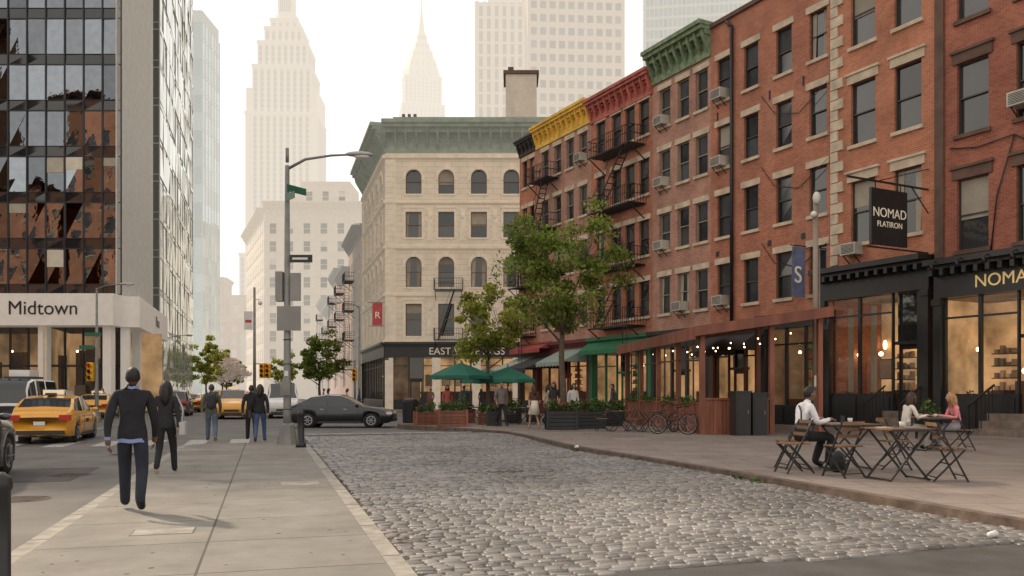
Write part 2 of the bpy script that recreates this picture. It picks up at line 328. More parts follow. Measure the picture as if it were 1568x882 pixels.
e=person('man_in_white_shirt',(5.35,15.7,ZP),-80,(.78,.76,.8),(.02,.02,.022),(.02,.02,.02),(.22,.12,.08),(.008,.006,.006),'sit',1.78,extras=shoulder_bag,
 J=dict(anL=(-.12,.30,.10),toL=(-.13,.46,.045))); e.scale=(SC,)*3
e=person('woman_in_pale_blouse',(9.55,20.6,ZP),-85,(.75,.68,.62),(.35,.3,.27),(.02,.02,.02),(.5,.32,.24),(.05,.022,.012),'sit',1.70,female=True,hairlen=.12,headyaw=25); e.scale=(1.1,)*3
e=person('woman_in_pink_sweater',(10.85,20.7,ZP),88,(.75,.25,.28),(.3,.3,.33),(.02,.02,.02),(.5,.32,.24),(.42,.22,.10),'sit',1.68,female=True,hairlen=.2); e.scale=(1.1,)*3

# ------------------------------------------------------------------ ground & roads
def sheet(name,pts,mat,rz=0):
    me=bpy.data.meshes.new(name); me.from_pydata(pts,[],[tuple(range(len(pts)))]); me.materials.append(mat)
    o=bpy.data.objects.new(name,me); col.objects.link(o); o.rotation_euler=(0,0,rad(rz)); return o
asph=M('asphalt',(.125,.118,.114),.7,var=.3,scale=.8,bump=.35,bscale=60)
asphd=M('dark_asphalt',(.065,.062,.06),.75,var=.25,scale=2,bump=.35,bscale=60)
sheet('ground',[(-3000,-300,0),(3000,-300,0),(3000,4000,0),(-3000,4000,0)],asph)
AV=16.2
slab=BR('sidewalk_slabs',(.225,.212,.19),(.185,.175,.158),(.06,.055,.05),bw=1.58,bh=1.55,ms=.013,flat=True,off=0,bump=.4,var=.28,nscale=1.3,shift=(.55,.3,0),rough=.75,weather=.35,wcol=(.12,.11,.10))
slab2=BR('plaza_paving',(.26,.215,.19),(.21,.175,.155),(.09,.07,.06),bw=1.2,bh=.9,ms=.01,flat=True,off=.5,bump=.3,var=.28,nscale=.8,rough=.75,weather=.35,wcol=(.14,.115,.10))
kerbm=M('granite_kerb',(.29,.27,.24),.8,var=.3,scale=5,bump=.3)
kerbd=M('worn_kerb',(.12,.085,.068),.85,var=.45,scale=4,bump=.3)
def prism(b,part,mat,pts,z0,z1):
    n=len(pts); b.add(part,mat,[(x,y,z0) for x,y in pts]+[(x,y,z1) for x,y in pts],[tuple(range(n,2*n))]+[(i,(i+1)%n,n+(i+1)%n,n+i) for i in range(n)])
b=B('sidewalk')
def rc(x0,x1,y0,y1,r):
    return [(x0,y0),(x1,y0)]+[(x1-r+r*math.cos(t),y1-r+r*math.sin(t)) for t in np.linspace(0,math.pi/2,7)]+[(x0+r+r*math.cos(t),y1-r+r*math.sin(t)) for t in np.linspace(math.pi/2,math.pi,7)]
prism(b,'paving',slab,rc(-2.12,1.02,-6,26.1,1.0),.0,ZS)
prism(b,'kerb',kerbm,rc(-2.3,1.2,-6,26.3,1.15),.0,ZS-.006)
for i in range(17):
    y=-5+i*1.83
    for x0,x1 in ((1.02,1.201),(-2.301,-2.12)): b.box('kerb_joints',plastic,x0,x1+.001,y,y+.012,.02,ZS-.004)
b.box('utility_hatch',kerbm,-1.35,-.75,9.6,10.0,ZS,ZS+.004); b.box('utility_hatch_rim',asph,-1.37,-.73,9.58,10.02,ZS,ZS+.002)
b.box('utility_hatch',kerbm,.25,.85,14,14.6,ZS,ZS+.004)
for i in range(60): x,y=rnd.uniform(-2,.9),rnd.uniform(7,25); r_=rnd.uniform(.012,.03); b.tube('gum_spots',asphd,[(x,y,ZS+.0005),(x,y,ZS+.0015)],[r_,r_],7,False)
b.finish(rz=AV)
kp=[(10,-6),(8.4,1.5),(5.65,9.37),(4.17,14.4),(2.9,18.4),(1.64,22.2),(.95,25.4),(.35,28.4),(-.3,30.6),(-1.35,32.4),(-2.6,34.1),(-3.93,35.5),(-4.8,36.6),(-5.1,37.8),(-4.9,40),(-4.3,50),(-3.6,60.5),(-1,63.5),(30,62),(60,50),(60,-6)]
b=B('plaza_pavement'); prism(b,'kerb',kerbd,kp,0,ZP-.004)
ins=[]
for i,(x,y) in enumerate(kp[:18]):
    a=Vector(kp[max(i-1,0)]);c=Vector(kp[i+1]); d=(c-a).normalized(); ins.append((x+d.y*.16,y-d.x*.16))
prism(b,'paving',slab2,ins+[(30,61),(59,49.5),(59,-5.9)],.05,ZP)
for (x,y) in [(4.2,14.3),(4.05,14.9),(1.7,22.0)]:
    b.leaves('kerb_weeds',leafd,(x-.08,y,.13),(.10,.28,.04),45,.035)
b.finish()
b=B('cobblestone_street')
stonem=M('cobblestone',(.195,.183,.178),.36,var=.28,scale=.35,isl=.36,bump=.4,bscale=45,spec=.6)
mort=M('cobble_joints',(.065,.056,.05),.95,var=.3,scale=3,bump=.4)
zc=lambda x:.01+.07*max(0,min(1,(x-1.2)/6.8))
b.add('bedding',mort,[(1.2,6.6,zc(1.2)),(8.3,6.3,zc(8.3)),(8.5,31,zc(8.3)),(1.2,31,zc(1.2))],[(0,1,2,3)])
V=[];F=[]
y=6.4
while y<30.8:
    dy=.102+.018*rnd.random(); x=1.26+rnd.random()*.1; wob=rnd.uniform(-.006,.006)
    while x<8.25:
        w=rnd.uniform(.14,.225); x1=min(x+w-.015,8.3); y1=y+dy-.014
        if y<6.95-.045*(x-1.2)+.12*math.sin(x*2.1): x+=w; continue
        o=len(V); zz=zc((x+x1)/2)+wob+rnd.uniform(-.005,.005)+.022*math.sin(x*.8+1)*math.sin(y*.5); tx,ty=rnd.uniform(-.005,.005),rnd.uniform(-.004,.004)
        yo=.05*math.sin(x*.9+y*.3)
        for (ins_,h) in ((0,0),(.004,.028),(.013,.036)):
            for (px,py,sx,sy) in ((x,y,1,1),(x1,y,-1,1),(x1,y1,-1,-1),(x,y1,1,-1)):
                V.append((px+sx*ins_+rnd.uniform(-.003,.003),py+sy*ins_+yo+rnd.uniform(-.0025,.0025),zz+h-.012+(-sx*tx-sy*ty)*(h>0)))
        for r in (0,4):
            for q in range(4): F.append((o+r+q,o+r+(q+1)%4,o+r+4+(q+1)%4,o+r+4+q))
        F.append((o+8,o+9,o+10,o+11)); x+=w
    y+=dy
b.add('stones',stonem,V,F,True)
b.finish(rz=AV)
b=B('asphalt_road')
b.add('apron',asphd,[(1.2,-6,zc(1.2)+.004),(8.6,-6,zc(8.3)+.004),(8.6,6.62,zc(8.3)+.004),(4.5,6.84,zc(4.5)+.006),(1.2,6.95,zc(1.2)+.004)],[(0,1,2,3,4)])
b.add('far_ramp',asph,[(1.2,30.9,.014),(8.3,30.9,.08),(7,37,.006),(1.2,37,.006)],[(0,1,2,3)])
mark=M('worn_road_paint',(.36,.35,.33),.7,var=.5,scale=9)
for i in range(9): b.box('crosswalk',mark,-11.5+i*1.3,-10.9+i*1.3,27.6,30.4,.003,.006)
b.box('stop_line',mark,1.4,7.6,31.6,31.9,.06,.085)
for yy in range(-2,60,6): b.box('lane_line',mark,-7.1,-6.98,yy,yy+3,.003,.006)
for (x0,x1,y0,y1) in ((-6.3,-4.3,9,13.5),(-5.2,-3.4,17,20),(-9,-7.6,20,26)): b.box('asphalt_patch',asphd,x0,x1,y0,y1,.002,.0045)
b.finish(rz=AV)
def manhole(x,y,z):
    b=B('manhole_cover'); b.tube('lid',plastic,[(0,0,z),(0,0,z+.008)],[.34,.34],24,False); b.tube('rim',kerbd,[(0,0,z),(0,0,z+.005)],[.40,.40],24,False)
    for i in range(5): b.box('ribs',kerbd,-.26,.26,-.24+i*.12,-.2+i*.12,z+.008,z+.013)
    b.finish((x,y,0))
manhole(-7.4,12.8,.002); manhole(-8.6,16.5,.002); manhole(-10.0,22,.002)
b=B('sidewalk'); prism(b,'paving',slab2,[(-13.2,66.5),(30,68.5),(30,90),(-60,190),(-50,190),(-19.5,86)],0,.14); b.finish()
b=B('sidewalk'); prism(b,'paving',slab,[(-24,50.5),(-60,49),(-90,49),(-90,200),(-66,200)],0,.14); b.finish()

# ------------------------------------------------------------------ facade tools
def wallgrid(b,part,mat,L,z0,z1,holes,y=0):
    xs=sorted({0,L}|{v for h in holes for v in h[:2]}); zs=sorted({z0,z1}|{v for h in holes for v in h[2:4]})
    for i in range(len(xs)-1):
        for j in range(len(zs)-1):
            cx,cz=(xs[i]+xs[i+1])/2,(zs[j]+zs[j+1])/2
            if any(h[0]<cx<h[1] and h[2]<cz<h[3] for h in holes): continue
            b.quad(part,mat,(xs[i],y,zs[j]),(xs[i+1],y,zs[j]),(xs[i+1],y,zs[j+1]),(xs[i],y,zs[j+1]))
def window(b,x0,x1,za,zb,wm,fm,sm=None,lm=None,arch=False,rev=.2,bl=.3,lh=.28,keystone=False,gl=None):
    gl=gl or glass
    for q in (((x0,0,za),(x0,rev,za),(x0,rev,zb),(x0,0,zb)),((x1,0,za),(x1,rev,za),(x1,rev,zb),(x1,0,zb)),((x0,0,zb),(x1,0,zb),(x1,rev,zb),(x0,rev,zb)),((x0,0,za),(x1,0,za),(x1,rev,za),(x0,rev,za))): b.quad('walls',wm,*q)
    zm=(za+zb)/2+rnd.uniform(-.05,.05)
    j=lambda:rnd.uniform(-.008,.008)
    b.quad('window_glass',gl,(x0,rev+j(),za),(x1,rev+j(),za),(x1,rev+j(),zm),(x0,rev+j(),zm)); b.quad('window_glass',gl,(x0,rev-.03+j(),zm),(x1,rev-.03+j(),zm),(x1,rev-.03+j(),zb),(x0,rev-.03+j(),zb))
    t=.055
    b.box('window_frames',fm,x0,x0+t,rev-.08,rev-.002,za,zb); b.box('window_frames',fm,x1-t,x1,rev-.08,rev-.002,za,zb)
    b.box('window_frames',fm,x0+t,x1-t,rev-.08,rev-.002,za,za+t); b.box('window_frames',fm,x0+t,x1-t,rev-.08,rev-.002,zb-t,zb); b.box('window_frames',fm,x0+t,x1-t,rev-.085,rev-.01,zm-.025,zm+.025)
    if rnd.random()<bl:
        if rnd.random()<.6:
            h=rnd.uniform(.2,.6)*(zb-za); b.quad('blinds',blind,(x0+t,rev-.045,zb-t-h),(x1-t,rev-.045,zb-t-h),(x1-t,rev-.045,zb-t),(x0+t,rev-.045,zb-t))
        else:
            cw=(x1-x0)*rnd.uniform(.15,.3)
            for a_,c_ in ((x0+t,x0+t+cw),(x1-t-cw,x1-t)): b.add('curtains',blind,[(a_,rev-.045,za+t),(c_-cw*.3,rev-.045,za+t),(c_,rev-.045,zb-t),(a_,rev-.045,zb-t)],[(0,1,2,3)])
    if sm: b.box('sills',sm,x0-.1,x1+.1,-.1,rev-.09,za-.14,za)
    if lm and not arch: b.box('lintels',lm,x0-.15,x1+.15,-.06,.015,zb,zb+lh)
    if lm and not arch and keystone: b.box('lintel_caps',lm,x0-.22,x1+.22,-.13,.012,zb+lh,zb+lh+.09)
    if arch:
        r=(x1-x0)/2; cx=(x0+x1)/2; zc_=zb-r; n=10; A=[math.pi*i/n for i in range(n+1)]; P=[(cx-r*math.cos(a),zc_+r*math.sin(a)) for a in A]; Q=[(cx-(r+.24)*math.cos(a),zc_+(r+.24)*math.sin(a)) for a in A]
        for i in range(n):
            b.quad('walls',wm,(P[i][0],0,P[i][1]),(P[i+1][0],0,P[i+1][1]),(P[i+1][0],0,zb+.001),(P[i][0],0,zb+.001))
            b.quad('walls',wm,(P[i][0],0,P[i][1]),(P[i+1][0],0,P[i+1][1]),(P[i+1][0],rev,P[i+1][1]),(P[i][0],rev,P[i][1]))
            y=-.09
            b.quad('arch_mouldings',lm,(P[i][0],y,P[i][1]),(P[i+1][0],y,P[i+1][1]),(Q[i+1][0],y,Q[i+1][1]),(Q[i][0],y,Q[i][1]))
            b.quad('arch_mouldings',lm,(Q[i][0],y,Q[i][1]),(Q[i+1][0],y,Q[i+1][1]),(Q[i+1][0],0.01,Q[i+1][1]),(Q[i][0],0.01,Q[i][1]))
            b.quad('arch_mouldings',lm,(P[i][0],y,P[i][1]),(P[i+1][0],y,P[i+1][1]),(P[i+1][0],0.01,P[i+1][1]),(P[i][0],0.01,P[i][1]))
        for xx in (x0-.24,x1): b.box('arch_mouldings',lm,xx,xx+.24,-.09,.01,zc_-.25,zc_)
        b.add('keystones',lm,[(cx-.1,-.16,zb-.05),(cx+.1,-.16,zb-.05),(cx+.16,-.16,zb+.36),(cx-.16,-.16,zb+.36),(cx-.1,.01,zb-.05),(cx+.1,.01,zb-.05),(cx+.16,.01,zb+.36),(cx-.16,.01,zb+.36)],[(0,1,2,3),(0,1,5,4),(1,2,6,5),(2,3,7,6),(3,0,4,7)])
def cornice(b,x0,x1,z0,z1,out,m,step=.75,dent=True):
    h=z1-z0
    b.box('cornice',m,x0,x1,-.10,.02,z0,z0+h*.22); b.box('cornice',m,x0,x1,-.05,.02,z0+h*.22,z0+h*.62)
    b.box('cornice',m,x0-.0,x1,-out*.55,.02,z0+h*.62,z0+h*.76); b.box('cornice',m,x0-.02,x1+.02,-out*.85,.03,z0+h*.76,z0+h*.88); b.box('cornice',m,x0-.05,x1+.05,-out,.3,z0+h*.88,z1)
    n=max(1,int(round((x1-x0)/step)))
    for i in range(n+1):
        x=x0+.12+(x1-x0-.24)*i/n; w=.07
        vs=[(x-w,-.10,z0+h*.1),(x-w,-out*.6,z0+h*.55),(x-w,-out*.7,z0+h*.759),(x-w,.0,z0+h*.759),(x-w,0,z0+h*.1)]
        vs+= [(x+w,a,c) for _,a,c in vs]
        b.add('cornice_brackets',m,vs,[(0,1,2,3,4),(5,9,8,7,6)]+[(q,(q+1)%5,5+(q+1)%5,5+q) for q in range(5)])
    if dent:
        k=int((x1-x0)/.22)
        for i in range(k): b.box('dentils',m,x0+.05+i*.22,x0+.16+i*.22,-.2,-.04,z0+h*.5,z0+h*.62)
def shell(b,mat,w,d,z0,z1,roof=tar):
    b.quad('walls',mat,(0,0,z0),(0,d,z0),(0,d,z1),(0,0,z1)); b.quad('walls',mat,(w,0,z0),(w,d,z0),(w,d,z1),(w,0,z1)); b.quad('walls',mat,(0,d,z0),(w,d,z0),(w,d,z1),(0,d,z1))
    b.quad('roof',roof,(0,0,z1-.15),(w,0,z1-.15),(w,d,z1-.15),(0,d,z1-.15))
def aircon(b,x,z):
    b.box('air_conditioner',acm,x-.36,x+.36,-.48,.16,z+.02,z+.48)
    for i in range(7): b.box('aircon_grille',plastic,x-.31,x+.31,-.486,-.479,z+.08+i*.052,z+.105+i*.052)
    for i in range(5): b.box('aircon_grille',plastic,x-.366,x-.359,-.42,-.1,z+.12+i*.06,z+.145+i*.06)
    b.beam('aircon_bracket',iron,(x-.25,-.42,z+.01),(x-.25,0,z-.32),.03); b.beam('aircon_bracket',iron,(x+.25,-.42,z+.01),(x+.25,0,z-.32),.03)
def fire_escape(b,x0,x1,levels,d=1.15,stair=True,ladder=True,im=None):
    ir=im or iron
    for li,z in enumerate(levels):
        for xx in np.arange(x0,x1,.16): b.box('fire_escape',ir,xx,xx+.07,-d,-.05,z,z+.03)
        for y in (-d,-.08): b.box('fire_escape',ir,x0,x1,y-.03,y+.03,z-.07,z)
        for zz in (.5,.95):
            b.beam('fire_escape',ir,(x0,-d,z+zz),(x1,-d,z+zz),.035)
            for xx in (x0,x1): b.beam('fire_escape',ir,(xx,-d,z+zz),(xx,0,z+zz),.035)
        for xx in np.arange(x0,x1+.01,.19): b.beam('fire_escape',ir,(xx,-d,z),(xx,-d,z+.95),.02)
        for y in np.arange(-d,0,.19):
            for xx in (x0,x1): b.beam('fire_escape',ir,(xx,y,z),(xx,y,z+.95),.02)
        for xx in (x0+.1,x1-.1): b.beam('fire_escape',ir,(xx,-d,z-.03),(xx,0,z-.85),.05)
        if stair and li<len(levels)-1:
            z2=levels[li+1]; a,c=(x0+.35,x1-.7) if li%2==0 else (x1-.35,x0+.7)
            for y in (-d+.15,-d+.62): b.beam('fire_escape',ir,(a,y,z),(c,y,z2),.03,.09)
            n=11
            for i in range(1,n):
                t=i/n; b.box('fire_escape',ir,a+(c-a)*t-.08,a+(c-a)*t+.08,-d+.15,-d+.62,z+(z2-z)*t,z+(z2-z)*t+.02)
            b.beam('fire_escape',ir,(a,-d+.1,z+.9),(c,-d+.1,z2+.9),.025)
    if ladder:
        z=levels[0]
        for xx in (x1-.5,x1-.1): b.beam('fire_escape',ir,(xx,-d-.05,z+1),(xx,-d-.05,z-2.0),.03)
        for i in range(9): b.beam('fire_escape',ir,(x1-.5,-d-.05,z-1.9+i*.3),(x1-.1,-d-.05,z-1.9+i*.3),.02)

# ------------------------------------------------------------------ brick row
br_red=BR('red_brick',(.48,.150,.075),(.33,.092,.05),(.40,.27,.20),var=.32,weather=.35,wcol=(.52,.32,.22))
br_or=BR('orange_brick',(.53,.175,.085),(.39,.115,.06),(.42,.28,.20),var=.32,weather=.3,wcol=(.55,.30,.19))
br_pk=BR('weathered_brick',(.45,.195,.13),(.33,.13,.09),(.47,.37,.30),var=.35,weather=.55,wcol=(.50,.36,.27))
br_dk=BR('dark_red_brick',(.40,.115,.065),(.27,.07,.042),(.32,.19,.14),var=.32,weather=.3,wcol=(.22,.09,.06))
yel=M('yellow_cornice_paint',(.82,.52,.09),.6,var=.22,bump=.2); redc=M('red_cornice_paint',(.46,.13,.10),.6,var=.3,bump=.2); grnc=M('green_cornice_paint',(.20,.27,.16),.6,var=.4,bump=.2,scale=4)
dkc=M('charcoal_cornice_paint',(.05,.045,.045),.5)
intw=M('glowing_interior_wall',(.45,.28,.14),.8,var=.5,scale=.8,emit=.34,ecol=(1,.58,.26)); intd=M('dark_interior',(.09,.055,.035),.8,var=.5,scale=1,emit=.07,ecol=(1,.55,.25))  # surfaces emit a patchy warm glow, standing in for light in the rooms
wains=M('wood_wainscot',(.10,.05,.03),.6,streak=True)
artm=M('framed_print',(.5,.4,.3),.6,isl=.8)
F0=(0.53,58.5); DX,DY=.4655,-.885; RA=math.degrees(math.atan2(DY,DX))
def rowloc(s): return (F0[0]+DX*s,F0[1]+DY*s,0)
def storefront(b,x0,x1,z0,zt,fm,fascia,door=None,interior=intw,glz0=.9,gdepth=3.0,sign_m=None,cor=.45,props=True):
    ft=zt-fascia
    b.box('shopfront_fascia',sign_m or fm,x0,x1,-.12,.25,ft,zt-.12); b.box('shopfront_cornice',fm,x0-.05,x1+.05,-cor,.2,zt-.12,zt+.08); b.box('shopfront_cornice',fm,x0-.02,x1+.02,-cor*.6,.2,zt-.24,zt-.121)
    for x in (x0,x1-.3): 
        b.box('shopfront_pilasters',fm,x,x+.3,-.16,.25,z0,ft); b.box('shopfront_pilasters',fm,x-.03,x+.33,-.2,.2,z0,z0+.35); b.box('shopfront_pilasters',fm,x-.03,x+.33,-.22,.2,ft-.25,ft-.05)
    a,c=x0+.3,x1-.3
    segs=[(a,door[0]),(door[1],c)] if door else [(a,c)]
    for (p,q) in segs:
        if q-p<.3: 
            if q-p>.02: b.box('shopfront_panels',fm,p,q,-.02,.2,z0,ft)
            continue
        b.box('shopfront_bulkhead',fm,p,q,.0,.2,z0,z0+glz0)
        n=max(1,int(round((q-p)/1.3)))
        for i in range(n):
            u,v=p+(q-p)*i/n,p+(q-p)*(i+1)/n
            b.box('bulkhead_panels',fm,u+.12,v-.12,-.04,.01,z0+.15,z0+glz0-.12)
            b.box('mullions',fm,u,u+.06,.02,.14,z0+glz0,ft); b.box('mullions',fm,v-.06,v,.02,.14,z0+glz0,ft)
            b.quad('shop_glass',clearg,(u+.06,.09,z0+glz0),(v-.06,.09,z0+glz0),(v-.06,.09,ft),(u+.06,.09,ft))
        b.box('mullions',fm,p+.06,q-.06,.03,.13,ft-.75,ft-.68)
    if door:
        p,q=door[:2]; dz=z0+(door[2] if len(door)>2 else 0)
        b.box('door',fm,p+.05,p+.18,.3,.36,dz,dz+2.5); b.box('door',fm,q-.18,q-.05,.3,.36,dz,dz+2.5); b.box('door',fm,p+.18,q-.18,.3,.36,dz,dz+.7); b.box('door',fm,p+.18,q-.18,.3,.36,dz+2.32,dz+2.5)
        b.quad('door_glass',clearg,(p+.18,.33,dz+.7),(q-.18,.33,dz+.7),(q-.18,.33,dz+2.32),(p+.18,.33,dz+2.32))
        b.box('door_lintel',fm,p,q,.1,.4,dz+2.5,dz+2.62); b.quad('shop_glass',glassd,(p,.3,dz+2.62),(q,.3,dz+2.62),(q,.3,ft),(p,.3,ft))
        b.box('door_handle',gold,q-.24,q-.21,.24,.3,dz+1.0,dz+1.3)
        if dz>z0+.1: b.box('doorstep',stepst,p,q,-.05,.5,z0,dz)
    g=gdepth
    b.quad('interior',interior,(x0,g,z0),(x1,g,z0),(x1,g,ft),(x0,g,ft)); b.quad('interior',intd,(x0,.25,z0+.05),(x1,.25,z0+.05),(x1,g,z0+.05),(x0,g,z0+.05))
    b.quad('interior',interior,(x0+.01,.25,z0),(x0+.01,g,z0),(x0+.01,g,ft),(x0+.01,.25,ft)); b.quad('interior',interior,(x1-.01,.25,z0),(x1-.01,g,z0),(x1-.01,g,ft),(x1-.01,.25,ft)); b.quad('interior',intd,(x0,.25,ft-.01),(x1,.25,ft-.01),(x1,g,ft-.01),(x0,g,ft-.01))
    if props:
        b.box('wainscot',wains,x0+.02,x1-.02,g-.08,g-.01,z0+.06,z0+1.5)
        x=x0+.4
        while x<x1-.9:
            k=rnd.random(); wv=rnd.uniform(.5,.9)
            if k<.35: b.box('picture_frame',wains,x,x+wv,g-.07,g-.02,z0+2.0,z0+2.0+wv*1.1); b.box('picture',artm,x+.05,x+wv-.05,g-.09,g-.071,z0+2.05,z0+1.95+wv*1.1)
            elif k<.75:
                for j in range(4):
                    b.box('shelf',wains,x,x+wv,g-.4,g-.02,z0+1.5+j*.45,z0+1.54+j*.45)
                    for t in range(4): b.box('goods',artm,x+.04+t*wv/4,x+.02+t*wv/4+wv/6,g-.3,g-.12,z0+1.54+j*.45,z0+1.54+j*.45+rnd.uniform(.12,.32))
            else: b.box('dark_doorway',intd,x,x+wv,g-.06,g-.02,z0+.1,z0+2.5)
            if rnd.random()<.6:
                b.tube('pendant_cord',iron,[(x+.3,1.4,ft-.02),(x+.3,1.4,z0+3.1)],.01,4); b.sphere('pendant_lamp',bulb,(x+.3,1.4,z0+3.0),.09,8,6)
            if rnd.random()<.6: b.box('display_table',wains,x,x+.7,.7,1.2,z0+.1,z0+1.15); b.leaves('display_plant',leafd,(x+.3,.9,z0+1.3),(.16,.16,.22),60,.06)
            x+=wv+rnd.uniform(.25,.7)
def rowhouse(name,s0,s1,h,wm,cols,rows,wh,ww,fm,sm,lm,ck=None,zg=4.7,key=False,bl=.25,lh=.28):
    b=B(name); w=s1-s0
    holes=[]
    for c in cols:
        for r in rows:
            if r+wh<h-.3: holes.append((c-s0-ww/2,c-s0+ww/2,r,r+wh))
    wallgrid(b,'walls',wm,w,zg,h,holes)
    for q in holes: window(b,*q,wm,fm,sm,lm,bl=bl,keystone=key,lh=lh)
    shell(b,wm,w,12,.1,h)
    if ck: cornice(b,0,w,h-ck[1],h+.15,ck[2],ck[0],ck[3])
    return b
R4=(5.7,9.0,12.3,15.5)
b=rowhouse('brick_house',0,2.4,18.6,br_or,[.75,1.75],R4[:],1.8,.62,dark_frame,stone,stone,(dkc,.9,.5,.6))
storefront(b,0,2.4,.15,4.7,dkc,.8); fire_escape(b,.2,2.3,[5.3,8.6,11.9],1.0); b.finish(rowloc(0),RA)
b=rowhouse('brick_house',2.4,9,18.9,br_pk,[3.5,5.1,6.6,8.1],R4[:],1.8,.85,cream_frame,stone,stone,(yel,1.25,.6,.6)); aircon(b,8.1-2.4,R4[3]); aircon(b,5.1-2.4,R4[1])
storefront(b,0,6.6,.15,4.7,M('maroon_shop_paint',(.14,.03,.03),.5),.8,door=(2.8,3.8)); fire_escape(b,.4,2.9,[12.0,15.2],1.0,ladder=False); b.finish(rowloc(2.4),RA)
b=rowhouse('brick_house',9,15,18.7,br_red,[10,11.6,12.9,14.2],R4,1.9,.9,dark_frame,stone,stone,(redc,1.2,.6,.6)); fire_escape(b,1.4,5.4,[5.2,8.5,11.8,15.0],1.15)
grs=M('green_shop_paint',(.03,.16,.075),.4)
storefront(b,0,6,.15,4.7,grs,.9,door=(2.6,3.5)); b.finish(rowloc(9),RA)
b=rowhouse('brick_house',15,19.6,19.4,br_pk,[16.0,17.5,18.9],R4,1.95,.9,cream_frame,stone,stone,(grnc,1.5,.8,.6))
for (s,z) in ((15.9,R4[3]),(15.9,R4[2]),(15.9,R4[1]),(17.4,R4[0])): aircon(b,s-15+.05,z)
storefront(b,0,4.6,.15,4.7,black_paint,.8,door=(1.6,2.6)); b.finish(rowloc(15),RA)
b=rowhouse('brick_house',19.6,26.9,19.2,br_red,[20.5,22.3,24.3,26.2],R4,2.0,.92,dark_frame,stone,stone,None)
for (s,z) in ((20.4,R4[3]),(20.4,R4[2]),(20.5,R4[0]),): aircon(b,s-19.6,z)
b.box('coping',brownstone,0,7.3,-.12,.3,19.2,19.4)
b.tube('drainpipe',iron,[(1.55,-.12,4.8),(1.55,-.12,18.7)],.08,8); b.tube('drainpipe',iron,[(1.55,-.12,18.7),(1.2,-.12,19.1)],.08,8)
b.box('chimney',br_red,2.0,3.1,1,2.4,19,20.3); b.box('chimney',br_red,4.5,5.4,1,2.4,19,20.1)
for z in (6.8,10.2,13.4): b.tube('cable',iron,[(3.4,-.05,z+1.5),(4.2,-.06,z+.5),(5.6,-.06,z+.1),(7.2,-.05,z+1.0)],.018,5)
for x in (.35,3.75,5.7):
    b.box('vent_plate',plastic,x,x+.22,-.02,.01,8.1,8.35); b.box('wall_anchor',iron,x+.1,x+.16,-.04,.01,14.6,15.0)
b.quad('banner',M('blue_banner',(.18,.22,.38),.7,var=.3),(6.0,-.12,5.6),(6.0,-.85,5.6),(6.0,-.85,7.7),(6.0,-.12,7.7)); b.beam('banner_bracket',iron,(6.0,0,7.75),(6.0,-.95,7.75),.04)
b.text('banner_lettering',cream_let,'S',(6.02,-.75,6.2),1.0,rz=90)
storefront(b,0,3.4,.15,4.7,M('brown_shop_paint',(.12,.05,.035),.5),.7,door=(1.2,2.2))
storefront(b,3.4,7.3,.15,4.9,black_paint,.5,interior=intd,props=False)
bm=[M('bottle_glass',c,.15,isl=.4,emit=.22,ecol=c,var=.1) for c in ((.5,.25,.06),(.12,.25,.08),(.6,.5,.35),(.35,.08,.04))]
for j in range(6):
    z=1.3+j*.45; b.box('bar_shelf',woodt,3.6,7.1,2.5,2.95,z,z+.04)
    for i in range(26):
        x=3.72+i*.13; hh=rnd.uniform(.2,.34); b.tube('bottles',rnd.choice(bm),[(x,2.6,z+.04),(x,2.6,z+.04+hh*.6),(x,2.6,z+.04+hh*.75),(x,2.6,z+.04+hh)],[.045,.045,.017,.015],6)
b.box('bar_counter',woodt,3.7,7.0,1.2,1.7,.2,1.3)
for x in (4.2,5.4,6.5): b.sphere('bar_lamp',bulb,(x,1.5,3.4),.07,8,6)
b.finish(rowloc(19.6),RA)
b=rowhouse('brick_house',26.9,31.6,24.5,br_or,[28.45,30.45],(7.5,11.4,15.3,19.2),2.45,1.15,dark_frame,stone,stone,(dkc,1.5,1,.8),zg=6.6,key=True,bl=.5,lh=.34)
for i in range(42):
    z=6.75+i*.42; w_=.62 if i%2 else .36
    if z<24: b.box('quoins',stone,0,w_,-.07,.015,z,z+.385)
aircon(b,28.0-26.9+.1,7.0)
storefront(b,-.5,4.5,.15,6.5,black_paint,1.15,door=(2.9,3.95,.75),glz0=1.4,cor=.75)
for i in range(12): b.box('cornice_modillions',black_paint,-.4+i*.42,-.25+i*.42,-.6,-.13,6.05,6.25)
b.sphere('wall_lamp',bulb,(1.5,2.85,3.6),(.08,.08,.2)); b.sphere('wall_lamp',bulb,(.3,2.85,3.6),(.08,.08,.2))
for x in (.5,1.6): b.box('curtain',M('linen_curtain',(.42,.33,.22),.8),x,x+.2,.4,.5,1.6,5.0)
for i in range(3): b.box('stoop',stepst,2.7,4.15,-.3*(3-i)-.02,-.02-.3*(2-i) if i<2 else -.12,.15,.15+.25*(i+1))
for x in (2.65,4.2):
    b.beam('stoop_rail',iron,(x,-1.3,1.15),(x,-.1,1.85),.05); b.beam('stoop_rail',iron,(x,-1.3,.2),(x,-1.3,1.2),.05)
    for i in range(6): b.beam('stoop_rail',iron,(x,-1.2+i*.2,.3),(x,-1.2+i*.2,1.2+i*.11),.02)
b.finish(rowloc(26.9),RA)
b=rowhouse('brick_house',31.6,44,26,br_dk,[33.0,35.1,37.4,39.6,41.8],(6.55,10.6,14.6,18.6),2.5,1.15,dark_frame,brownstone,brownstone,(dkc,1.5,1,.8),zg=6.3,key=True,bl=.45,lh=.36)
b.box('stone_band',brownstone,0,.35,-.08,.015,6.4,25)
aircon(b,34.75-31.6+.1,10.9)
storefront(b,0,6,.15,6.2,black_paint,1.25,door=(3.0,4.1,.75),glz0=1.4,cor=.7)
storefront(b,6,12.4,.15,6.2,black_paint,1.25,door=(2.6+6,3.6+6),glz0=1.2,cor=.7)
